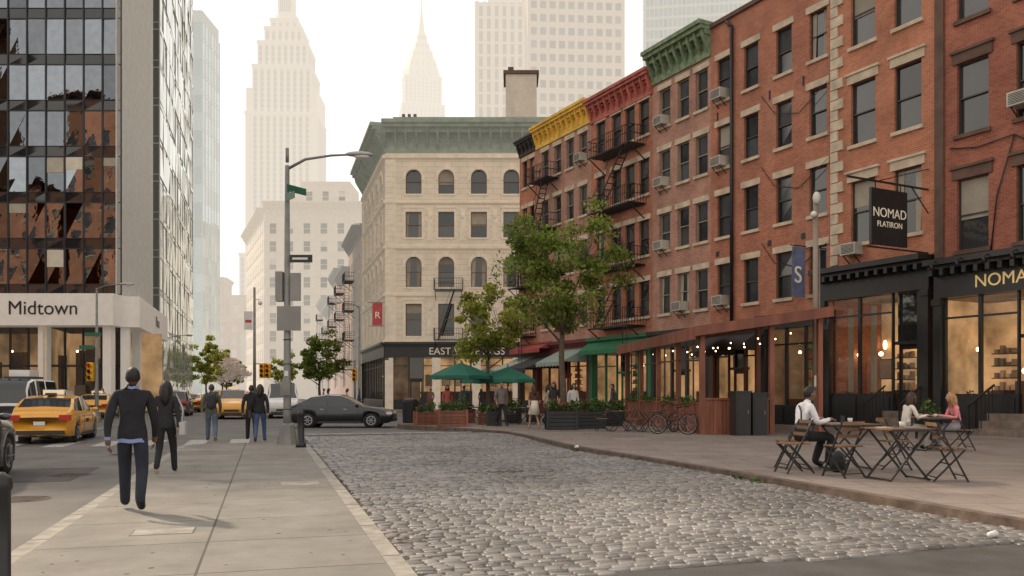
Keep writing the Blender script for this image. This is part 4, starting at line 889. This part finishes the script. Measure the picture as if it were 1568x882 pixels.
def planter(x,y,w,d,h,m,rz=0,hp=.5,fl=None):
    b=B('planter'); n=5
    for i in range(n):
        b.box('slats',m,-w/2,w/2,-d/2,-d/2+.03,h*i/n+.01,h*(i+1)/n-.008); b.box('slats',m,-w/2,w/2,d/2-.03,d/2,h*i/n+.01,h*(i+1)/n-.008)
        b.box('slats',m,-w/2-.001,-w/2+.03,-d/2+.031,d/2-.031,h*i/n+.01,h*(i+1)/n-.008); b.box('slats',m,w/2-.03,w/2+.001,-d/2+.031,d/2-.031,h*i/n+.01,h*(i+1)/n-.008)
    for sx in (-1,1):
        for sy in (-1,1): b.box('corner_posts',m,sx*w/2-.04,sx*w/2+.04,sy*d/2-.04,sy*d/2+.04,0,h+.04)
    b.box('soil',tar,-w/2+.03,w/2-.03,-d/2+.03,d/2-.03,h-.12,h-.06)
    k=max(2,int(w/.35))
    for i in range(k):
        cx=-w/2+w*(i+.5)/k; hh=hp*rnd.uniform(.6,1.3)
        for j in range(4): b.tube('stems',bark,[(cx,0,h-.1),(cx+rnd.uniform(-.15,.15),rnd.uniform(-.1,.1),h+hh*.6)],[.01,.005],4)
        b.leaves('plants',leafd,(cx,0,h+hh*.45),(.24,.22,hh*.55),170,.055)
        if fl: b.leaves('flowers',fl,(cx,0,h+hh*.75),(.22,.2,hh*.3),25,.035)
    b.finish((x,y,ZP),rz)
redfl=M('red_flowers',(.55,.05,.04),.6)
planter(-2.45,35.0,1.15,.5,.66,wood,8,.6); planter(-3.7,36.4,.9,.5,.55,wood,20,.4,redfl); planter(-1.05,37.0,.8,.5,.5,wood,0); planter(-.75,35.6,.55,.5,.6,black_paint,0,.45); planter(1.85,31.9,1.1,.6,.7,black_paint,5,.5,redfl); planter(3.0,33.0,1.1,.6,.66,black_paint,5,.55); planter(3.9,35.2,1.2,.5,.6,black_paint,5,.5); planter(-2.2,39,.9,.5,.6,wood,10,.4)
for x,y in ((.1,38.2),(1.0,40),(5.2,41),(12.6,25.6),(14.6,22.9)): planter(x,y,.5,.5,.5,black_paint,10,.6)

# ------------------------------------------------------------------ umbrellas
def umbrella(x,y,r,z,c):
    m=M('umbrella_canvas',c,.8,var=.08,transl=.2); b=B('patio_umbrella'); n=8
    P=[(r*math.cos(2*math.pi*i/n+.3),r*math.sin(2*math.pi*i/n+.3)) for i in range(n)]
    for i in range(n):
        p,q=P[i],P[(i+1)%n]; mid=((p[0]+q[0])/2*.97,(p[1]+q[1])/2*.97)
        b.add('canopy',m,[(0,0,z+.62),(p[0]*.5,p[1]*.5,z+.36),(q[0]*.5,q[1]*.5,z+.36),(p[0],p[1],z),(mid[0],mid[1],z+.02),(q[0],q[1],z)],[(0,1,2),(1,3,4,5,2)])
        b.add('valance',m,[(p[0],p[1],z),(mid[0],mid[1],z+.02),(q[0],q[1],z),(q[0],q[1],z-.16),(mid[0],mid[1],z-.14),(p[0],p[1],z-.16)],[(0,1,4,5),(1,2,3,4)])
        b.beam('ribs',woodt,(0,0,z+.58),(p[0],p[1],z-.01),.02)
    b.tube('pole',woodt,[(0,0,0),(0,0,z+.7)],.025,8); b.tube('base',iron,[(0,0,0),(0,0,.06),(0,0,.12)],[.3,.3,.05],16); b.sphere('finial',woodt,(0,0,z+.7),.04,8,6); b.finish((x,y,ZP))
umbrella(-2.35,39.2,1.5,2.15,(.03,.17,.12)); umbrella(-.2,40.5,1.4,2.0,(.04,.22,.16)); umbrella(-1.3,43.5,1.4,2.0,(.04,.2,.14))

# ------------------------------------------------------------------ bistro furniture
def chair(x,y,rz,sc_=1,nm='folding_chair',slat=woodt):
    b=B(nm)
    for s_ in (-.2,.2):
        b.beam('frame',iron,(s_,.22,0),(s_,-.2,.82),.022); b.beam('frame',iron,(s_*.9,-.24,0),(s_*.9,.20,.46),.022)
    for z in (.6,.7,.79): t=(z/.82); b.beam('back_slats',slat,(-.2,.22-.42*t-.01,z),(.2,.22-.42*t-.01,z),.018,.05)
    for i in range(6): b.box('seat_slats',slat,-.2,.2,-.17+i*.065,-.125+i*.065,.445,.465)
    b.beam('cross_bars',iron,(-.2,.18,.08),(.2,.18,.08),.015); b.beam('cross_bars',iron,(-.18,-.2,.06),(.18,-.2,.06),.015); b.beam('cross_bars',iron,(-.18,0,.24),(.18,0,.24),.015)
    b.finish((x,y,ZP),rz,sc_)
def table(x,y,rz,sc_=1,w=.7,items=True):
    b=B('bistro_table')
    for i in range(8): b.box('top_slats',woodt,-w/2,w/2,-w/2+i*w/8+.004,-w/2+(i+1)*w/8-.004,.715,.735)
    b.beam('rim',iron,(-w/2,-w/2,.712),(w/2,-w/2,.712),.02,.03); b.beam('rim',iron,(-w/2,w/2,.712),(w/2,w/2,.712),.02,.03)
    for s_ in (-.26,.26): b.beam('legs',iron,(-.32,s_,0),(.3,s_,.70),.025); b.beam('legs',iron,(.32,s_*.9,0),(-.3,s_*.9,.70),.025)
    for xx in (-.32,.32): b.beam('legs',iron,(xx,-.26,.02),(xx,.26,.02),.02)
    if items:
        b.tube('cup',white_paint,[(.1,.05,.735),(.1,.05,.82)],[.03,.04],10); b.tube('glass',clearg,[(-.1,-.1,.735),(-.1,-.1,.86)],[.03,.035],10); b.box('menu',white_paint,-.22,-.05,.05,.2,.736,.742)
        b.tube('plate',white_paint,[(.12,-.15,.736),(.12,-.15,.75)],[.06,.11],14)
    b.finish((x,y,ZP),rz,sc_)
S=1.14
table(6.15,15.65,5,S,.8); chair(5.2,15.72,98,S); chair(5.55,14.2,20,S); table(6.25,13.75,12,S,.72); chair(6.95,13.6,-95,S); chair(4.95,14.9,100,S,)
chair(7.0,15.6,-95,S)
table(10.2,20.6,5,1.08,.7); chair(9.5,20.6,95,1.08); chair(10.95,20.7,-92,1.08)
for (x,y) in ((3.9,30.6),(4.9,30.2)):
    table(x,y,10,1,.6,False); chair(x-.65,y,95); chair(x+.65,y,-85)
table(.6,37,0); chair(0,37,90); chair(1.2,37.1,-90); table(-1.7,38.6,0); chair(-2.4,38.6,90); chair(-1.0,38.6,-90)
b=B('backpack'); b.sphere('bag',M('bag_fabric',(.015,.015,.017),.7),(0,0,.18),(.16,.12,.2),14,10,lambda x,y,z:(max(-.8,min(.8,x)),y,max(-.9,z))); b.tube('strap',iron,[(.05,-.1,.3),(.1,-.2,.2),(.05,-.14,.05)],.012,6); b.finish((5.75,15.0,ZP))

# ------------------------------------------------------------------ bicycle
def bike(x,y,rz,c):
    m=M('bike_paint',c,.3); b=B('bicycle')
    for xx in (-.52,.52):
        b.ring('tyre',rubber,(xx,0,.34),.32,.02,(0,1,0),28,6); b.ring('rim',chrome,(xx,0,.34),.295,.008,(0,1,0),28,4)
        for i in range(12): a=math.pi*i/6; b.beam('spokes',chrome,(xx,0,.34),(xx+.29*math.cos(a),0,.34+.29*math.sin(a)),.004)
    T=lambda p,q,r=.016:b.tube('frame',m,[p,q],r,6)
    T((-.52,0,.34),(-.08,0,.32));T((-.52,0,.34),(-.18,0,.78));T((-.08,0,.32),(-.20,0,.88));T((-.18,0,.78),(.36,0,.82));T((-.08,0,.32),(.38,0,.72));T((.36,0,.9),(.40,0,.66));T((.40,0,.66),(.52,0,.34))
    b.tube('handlebar',iron,[(.3,-.26,.98),(.36,-.1,.95),(.36,.1,.95),(.3,.26,.98)],.013,6); b.tube('stem',iron,[(.36,0,.88),(.36,0,.95)],.014,6)
    b.sphere('saddle',iron,(-.22,0,.92),(.14,.07,.035),10,6); b.ring('chainring',steel,(-.08,.04,.32),.08,.008,(0,1,0),16,4); b.beam('crank',steel,(-.08,.06,.32),(0,.06,.2),.02); b.beam('crank',steel,(-.08,-.06,.32),(-.16,-.06,.44),.02)
    b.finish((x,y,ZP),rz)
bike(5.35,28.3,150,(.03,.03,.035)); bike(5.9,29.4,115,(.25,.05,.04))

# ------------------------------------------------------------------ vehicles
def car(name,loc,head,paint,kind='sedan',taxi=False,metal=.3,sign=None):
    P=dict(sedan=(4.75,1.84,[(0,.80),(.08,.98),(.5,1.03),(1.0,1.0),(3.3,.97),(4.1,.86),(4.55,.74),(4.75,.60)],[(.35,1.03),(1.10,1.40),(1.8,1.49),(2.45,1.46),(3.4,.97)],.33),
           suv=(4.75,1.92,[(0,.9),(.06,1.08),(1.0,1.12),(3.3,1.10),(4.1,1.03),(4.6,.92),(4.75,.72)],[(.08,1.1),(.42,1.62),(.9,1.74),(2.4,1.72),(3.35,1.10)],.37),
           van=(5.2,2.0,[(0,1.0),(.05,1.2),(1.0,1.22),(4.0,1.2),(4.8,1.08),(5.1,.95),(5.2,.75)],[(.04,1.25),(.16,2.0),(.6,2.15),(3.4,2.12),(4.4,1.2)],.36))[kind]
    L_,W_,belt,roof,wr=P; bx,bz=zip(*belt); rx,rz_=zip(*roof)
    pm=M(name+'_paint',paint,.3,var=.04,coat=.8,metal=metal,spec=.5); b=B(name)
    wx=(.95,L_-.95) if kind!='van' else (1.0,L_-1.0)
    xs=sorted(set(list(np.linspace(0,L_,44))+[w_+wr*1.22*math.cos(a) for w_ in wx for a in np.linspace(0,math.pi,17)]+[.03,L_-.03,.1,L_-.1]))
    V=[];rows_=[]
    for x in xs:
        t=abs(x-L_/2)/(L_/2); hw=W_/2*(1-.16*max(0,(t-.55)/.45)**2.2); 
        if t>.975: hw*=.985
        be=np.interp(x,bx,bz); ro=np.interp(x,rx,rz_) if rx[0]<=x<=rx[-1] else be
        cab=max(0,ro-be); sill=.22+.12*max(0,(t-.9)/.1)
        for w_ in wx:
            q=(wr*1.2)**2-(x-w_)**2
            if q>0: sill=max(sill,wr+math.sqrt(q)*.96)
        sill=min(sill,be-.12)
        mid=max(sill+.04,.55)
        tw=hw*(1-.16*min(1,cab/.4)) 
        ring=[(0,.25),(hw*.9,min(sill,.9)),(hw*.985,sill+.02),(hw,mid),(hw*.995,be-.14 if be-.14>mid else mid+.01),(hw*.95,be),(tw*.97 if cab>.02 else hw*.9,be+cab*.93 if cab>.02 else be+.012),(tw*.86,be+cab+(.0 if cab>.02 else .02)),(0,be+cab+.03)]
        full=[(x,y,z) for y,z in ring]+[(x,-y,z) for y,z in ring[-2:0:-1]]
        rows_.append(full); V+=full
    n=len(rows_[0]); body=[];gls=[]
    for i in range(len(xs)-1):
        xm=(xs[i]+xs[i+1])/2; be=np.interp(xm,bx,bz); ro=np.interp(xm,rx,rz_) if rx[0]<=xm<=rx[-1] else be
        sl_=abs((np.interp(xs[i+1],rx,rz_)-np.interp(xs[i],rx,rz_))/(xs[i+1]-xs[i])) if rx[0]<xm<rx[-1] else 0
        bp=rx[1]+(rx[-2]-rx[1])*.52
        for k in range(n):
            f=(i*n+k,i*n+(k+1)%n,(i+1)*n+(k+1)%n,(i+1)*n+k); kk=min(k,n-1-k)
            g=False
            if kk==5 and ro-be>.17 and abs(xm-bp)>.07 and not (kind!='sedan' and abs(xm-rx[1]-.55)<.07): g=True
            if kk==7 and sl_>.33 and (ro-be)>.08: g=True
            (gls if g else body).append(f)
    m_=len(xs)-1; body.append(tuple(range(n))); body.append(tuple(m_*n+k for k in range(n)))
    b.add('body_shell',pm,V,body,True); b.add('windows',glassd,V,gls,True)
    b.box('underbody',plastic,.3,L_-.3,-W_/2+.12,W_/2-.12,.2,.5)
    for w_ in wx:
        for s_ in (-1,1):
            yo=s_*(W_/2-.03); yi=s_*(W_/2-.26)
            b.tube('tyre',rubber,[(w_,yi,wr),(w_,yi+s_*.02,wr),(w_,yo-s_*.03,wr),(w_,yo,wr)],[wr-.03,wr,wr,wr-.035],22)
            b.tube('rim',chrome,[(w_,yo-s_*.05,wr),(w_,yo+s_*.006,wr)],[wr*.62,wr*.64],20,False); b.tube('hub',plastic,[(w_,yo,wr),(w_,yo+s_*.009,wr)],[wr*.55,wr*.55],20,False)
            for a in range(6): q=a*math.pi/3; b.beam('rim_spokes',chrome,(w_,yo+s_*.012,wr),(w_+wr*.6*math.cos(q),yo+s_*.012,wr+wr*.6*math.sin(q)),.05,.02)
            b.tube('wheel_well',plastic,[(w_,yi-s_*.15,wr),(w_,yi+s_*.12,wr)],[wr*1.15,wr*1.15],20)
    tz=belt[1][1]
    for s_ in (-1,1):
        b.box('tail_lights',redlens,-.02,.12,s_*W_*.40-.19 if s_>0 else -W_*.40-.13,s_*W_*.40+.13 if s_>0 else -W_*.40+.19,tz-.25,tz-.08)
        b.box('head_lights',whitelens,L_-.30,L_-.035,s_*W_*.36-.17,s_*W_*.36+.17,.60,.72)
        b.sphere('mirror',pm,(rx[-1]-.25,s_*(W_/2+.08),1.02 if kind=='sedan' else 1.15),(.07,.11,.07),10,8)
        for xx in (bp,rx[1]-.05,rx[-1]-.2): b.box('door_seams',plastic,xx-.006,xx+.006,s_*(W_/2+.001)-.003,s_*(W_/2+.001)+.003,.35,np.interp(xx,bx,bz)-.15)
        for xx in (bp-.3,bp+.75): b.box('door_handles',chrome,xx,xx+.16,s_*(W_/2)-.01,s_*(W_/2)+.018,.82,.85)
        b.box('side_sill',plastic,wx[0]+.45,wx[1]-.45,s_*(W_/2-.02)-.02,s_*(W_/2-.02)+.025,.2,.3)
    b.box('rear_bumper',plastic,-.045,.1,-W_*.38,W_*.38,.30,.42); b.box('front_bumper',plastic,L_-.1,L_+.02,-W_*.36,W_*.36,.28,.40); b.box('grille',plastic,L_-.1,L_+.005,-.42,.42,.44,.58)
    b.box('licence_plate',white_paint,-.05,-.02,-.16,.16,.58,.70)
    if taxi:
        zr=max(rz_)+.03; m2=M('taxi_sign',(.8,.7,.5),.4,emit=.3); cx=(rx[2]+rx[1])/2+.4
        b.box('roof_sign',m2,cx-.08,cx+.08,-.3,.3,zr,zr+.16); b.box('roof_sign_base',plastic,cx-.1,cx+.1,-.34,.34,zr-.03,zr)
        for s_ in (-1,1): b.box('taxi_decal',plastic,bp+.25,bp+.75,s_*(W_/2+.003)-.003,s_*(W_/2+.003)+.003,.62,.74)
        b.beam('roof_ad',plastic,(cx-.6,0,zr+.02),(cx-.15,0,zr+.02),.25,.08)
    if sign: b.box('roof_rack',plastic,1.2,2.6,-.55,.55,max(rz_)+.03,max(rz_)+.12); b.box('roof_box',white_paint,1.3,2.5,-.4,.4,max(rz_)+.12,max(rz_)+.4)
    a=rad(head); b.finish((loc[0]-math.cos(a)*L_/2,loc[1]-math.sin(a)*L_/2,.005),head)
YT=(.80,.36,.02); AH=90+AV
car('suv',(-10.35,15.0),AH,(.06,.062,.065),'suv')
car('taxi',(-15.2,28.4),AH,YT,'sedan',True,metal=0)
car('delivery_van',(-21.3,37.5),AH-4,(.68,.68,.68),'van',metal=0,sign=True)
car('suv',(-24.2,45),AH,(.30,.27,.24),'suv')
car('taxi',(-25.3,52),AH,YT,'sedan',True,metal=0)
car('suv',(-22.9,58),AH,(.11,.06,.06),'suv')
car('taxi',(-17.1,52),AH-180,YT,'suv',True,metal=0)
car('minivan',(-14.6,54),AH-180,(.65,.63,.6),'van',metal=0)
car('sedan_car',(-7.75,39.0),0,(.012,.014,.02),'sedan',metal=.1)
for i,(x,y,c) in enumerate([(-28.2,76,(.2,.2,.2)),(-27.2,84,(.5,.5,.5)),(-30.5,92,(.1,.1,.12)),(-33,104,(.6,.6,.6)),(-23,68,(.03,.03,.03)),(-37,118,(.5,.35,.05)),(-19.5,63,(.55,.55,.55)),(-26,69,(.7,.33,.03))]): car('car',(x,y),AH,c,rnd.choice(['sedan','suv']))

# ------------------------------------------------------------------ street furniture
sigy=M('signal_yellow',(.75,.42,.02),.5)
def signal(b,x,y,z):
    m=sigy
    b.box('signal_housing',m,x-.17,x+.17,y-.12,y+.12,z,z+1.0)
    for i,mm in enumerate((plastic,plastic,redlens)): 
        b.tube('signal_lens',mm,[(x,y-.125,z+.18+i*.32),(x,y-.14,z+.18+i*.32)],[.11,.11],12); b.tube('signal_visor',m,[(x,y-.12,z+.18+i*.32),(x,y-.30,z+.18+i*.32)],[.13,.13],12,cap=False)
lhg=M('lamp_head_grey',(.42,.42,.42),.5)
def lamp(name,loc,h,arm,armrz,r=.09,extra=None,ah=.4):
    b=B(name); b.tube('pole',steel,[(0,0,0),(0,0,.9),(0,0,h)],[r*1.25,r*1.05,r*.6],12); b.tube('pole_base',steel,[(0,0,0),(0,0,.25),(0,0,.55),(0,0,.6)],[r*2.6,r*2.3,r*1.7,r*1.2],10,False)
    b.frame(0,0,armrz)
    b.tube('arm',steel,[(0,0,h-.1),(arm*.25,0,h+ah*.55),(arm*.6,0,h+ah*.9),(arm*.85,0,h+ah)],[.045,.04,.035,.03],8)
    b.sphere('lamp_head',lhg,(arm,0,h+ah),(.42,.16,.10),14,8,lambda x,y,z:(x,y,z if z>0 else z*.5)); b.sphere('lamp_lens',whitelens,(arm+.08,0,h+ah-.05),(.24,.12,.07),12,6)
    b.frame()
    if extra: extra(b)
    b.finish(loc)
greens=M('street_sign_green',(.02,.13,.07),.4); sback=M('sign_back',(.26,.25,.24),.5,metal=.2)
def mainx(b):
    b.beam('street_sign_blade',greens,(-.02,-.10,7.05),(.35,-.55,7.05),.02,.20); b.beam('street_sign_blade',greens,(.02,-.10,7.35),(.42,.5,7.35),.02,.20)
    b.box('pole_sign',plastic,.1,.75,-.13,-.11,5.2,5.42); b.box('arrow',white_paint,.18,.62,-.135,-.131,5.28,5.34)
    b.box('pole_sign_back',sback,.12,.42,-.13,-.1,4.1,4.9); b.box('pole_sign_back',sback,-.26,.42,-.14,-.11,3.25,3.95); b.box('signal_housing',sback,-.32,-.12,-.1,.15,4.1,4.95)
    b.tube('camera',steel,[(0,0,8.1),(0,0,8.5)],.05,8)
    b.box('control_box',steel,-.14,.14,-.22,-.1,1.4,1.8)
    for z in (1.0,2.3,3.0): b.ring('pole_band',plastic,(0,0,z),.115,.012,(0,0,1),16,4)
    b.box('sticker',white_paint,-.05,.06,-.125,-.118,1.95,2.1)
lamp('street_lamp',(-6.46,24.4,ZS),8.0,2.05,4,.11,mainx,.35)
def lx(b):
    b.box('street_sign_blade',greens,-.9,-.1,-.1,-.08,3.9,4.12); b.box('street_sign_blade',greens,-.6,.3,-.12,-.1,4.6,4.8); signal(b,-.3,-.05,2.2)
lamp('street_lamp',(-22.3,45.6,0),7.2,1.6,0,.09,lx,.2)
lamp('street_lamp',(-12.0,66.8,.14),8.2,1.7,175,.10,None,.3)
lamp('street_lamp',(-33.5,72,.1),6.5,2.6,10,.1,None,.4); lamp('street_lamp',(-36,88,.1),7,2.4,10,.1,None,.4)
b=B('traffic_signal'); b.tube('pole',steel,[(0,0,0),(0,0,9)],[.12,.08],10); b.beam('mast_arm',steel,(0,0,3.6),(.9,0,3.6),.07); 
for i,x in enumerate((.55,.95)): signal(b,x,0,2.6)
b.box('sign',white_paint,-.7,-.1,-.12,-.09,6.0,7.3); b.box('sign_border',redlens,-.62,-.18,-.125,-.121,6.5,6.7); b.sphere('camera',white_paint,(.4,0,7.9),.16,10,8); b.beam('camera_arm',steel,(0,0,8.2),(.4,0,8.1),.04); b.finish((-18.2,60,0))
b=B('traffic_signal'); b.tube('pole',steel,[(0,0,0),(0,0,4)],.07,10); signal(b,0,-.15,2.3); b.finish((-12.4,67,.14))
def bollard(x,y,z,h=1.0,r=.07):
    b=B('bollard'); b.tube('post',iron,[(0,0,0),(0,0,.1),(0,0,.12),(0,0,h-.15),(0,0,h-.12),(0,0,h-.05),(0,0,h)],[r*1.6,r*1.5,r,r,r*1.2,r*1.1,r*.4],14); b.finish((x,y,z))
bollard(-5.72,23.0,ZS,1.0,.09); bollard(-3.95,6.55,.0,1.0,.075)
b=B('litter_bin'); b.tube('drum',iron,[(0,0,.05),(0,0,.95)],[.30,.34],18,False); b.ring('rim',iron,(0,0,.97),.34,.03,(0,0,1))
for i in range(22): a=2*math.pi*i/22; b.beam('slats',plastic,(.325*math.cos(a),.325*math.sin(a),.05),(.365*math.cos(a),.365*math.sin(a),.95),.03,.02)
b.tube('lid',iron,[(0,0,1.0),(0,0,1.1),(0,0,1.15)],[.34,.26,.08],18); b.finish((-4.45,37.2,ZP))
b=B('utility_pole'); um=M('weathered_pole',(.30,.24,.19),.8,var=.3,streak=True)
b.tube('pole',um,[(0,0,0),(0,0,8.2)],[.12,.09],12); b.tube('conduit',steel,[(.13,-.05,0),(.12,-.05,6.5)],.025,6); b.sphere('lantern',white_paint,(0,-.1,8.3),(.14,.14,.22),12,8); b.sphere('camera',white_paint,(-.12,-.15,7.7),(.12,.14,.12),10,6); b.beam('bracket',iron,(0,0,7.5),(-.15,-.1,7.7),.04)
b.box('poster',white_paint,-.1,.1,-.15,-.135,1.6,2.0); b.finish((10.8,30.2,ZP))
b=B('menu_board'); b.add('panels',black_paint,[(-.3,-.25,0),(.3,-.25,0),(.3,0,1),(-.3,0,1),(-.3,.25,0),(.3,.25,0)],[(0,1,2,3),(4,5,2,3)]); b.box('frame',woodt,-.33,.33,-.02,.02,1.0,1.04); b.finish((7.9,34.5,ZP),10)
b=B('litter'); 
for x,y,z in ((1.6,21.6,.22),(5.0,8.9,.12),(-2.3,9.5,.03),(-2.2,9.7,.03)):
    b.tube('paper_cup',white_paint,[(x,y,z),(x+.09,y+.03,z+.01)],[.03,.04],8)
for i in range(12): x,y=-1.2+rnd.uniform(-.25,.25),9.2+rnd.uniform(-.4,.4); b.box('dead_leaves',bark,x,x+.05,y,y+.03,.05,.056)
b.finish()

# ------------------------------------------------------------------ sky, sun, camera
w=bpy.data.worlds.new("World"); sc.world=w; w.use_nodes=True; N=w.node_tree.nodes; L=w.node_tree.links
bg=N['Background']; sky=N.new('ShaderNodeTexSky'); sky.sky_type='NISHITA'; sky.sun_disc=False; sky.dust_density=4; sky.air_density=1.0
el,az=rad(40),rad(-52)
sky.sun_elevation=el; sky.sun_rotation=az
L.new(sky.outputs[0],bg.inputs[0]); bg.inputs[1].default_value=.05
bg2=N.new('ShaderNodeBackground'); tc=N.new('ShaderNodeTexCoord'); sp=N.new('ShaderNodeSeparateXYZ'); mr=N.new('ShaderNodeMapRange'); cr=N.new('ShaderNodeMixRGB')
L.new(tc.outputs['Generated'],sp.inputs[0]); L.new(sp.outputs[2],mr.inputs[0]); mr.inputs[1].default_value=0.05; mr.inputs[2].default_value=.9
cr.inputs[1].default_value=(1.0,.90,.745,1); cr.inputs[2].default_value=(.84,.77,.68,1); L.new(mr.outputs[0],cr.inputs[0]); L.new(cr.outputs[0],bg2.inputs[0]); bg2.inputs[1].default_value=1.05
ad=N.new('ShaderNodeAddShader'); L.new(bg.outputs[0],ad.inputs[0]); L.new(bg2.outputs[0],ad.inputs[1]); L.new(ad.outputs[0],N['World Output'].inputs[0])
sd=Vector((math.sin(az)*math.cos(el),math.cos(az)*math.cos(el),math.sin(el)))
ld=bpy.data.lights.new('sun','SUN'); ld.energy=3.6; ld.angle=rad(2.5); ld.color=(1,.82,.60); lo=bpy.data.objects.new('sun',ld); lo.rotation_euler=(-sd).to_track_quat('-Z','Y').to_euler(); col.objects.link(lo)
cd=bpy.data.cameras.new('camera'); cd.sensor_width=36; cd.lens=1300/1568*36; cd.shift_y=159/1568; cd.clip_end=6000; cd.clip_start=.1
co=bpy.data.objects.new('camera',cd); co.location=(0,0,1.62); co.rotation_euler=(rad(90),0,0); col.objects.link(co); sc.camera=co
sc.view_settings.view_transform='Standard'; sc.view_settings.look='None'; sc.view_settings.exposure=0
print('objects',len(bpy.data.objects))
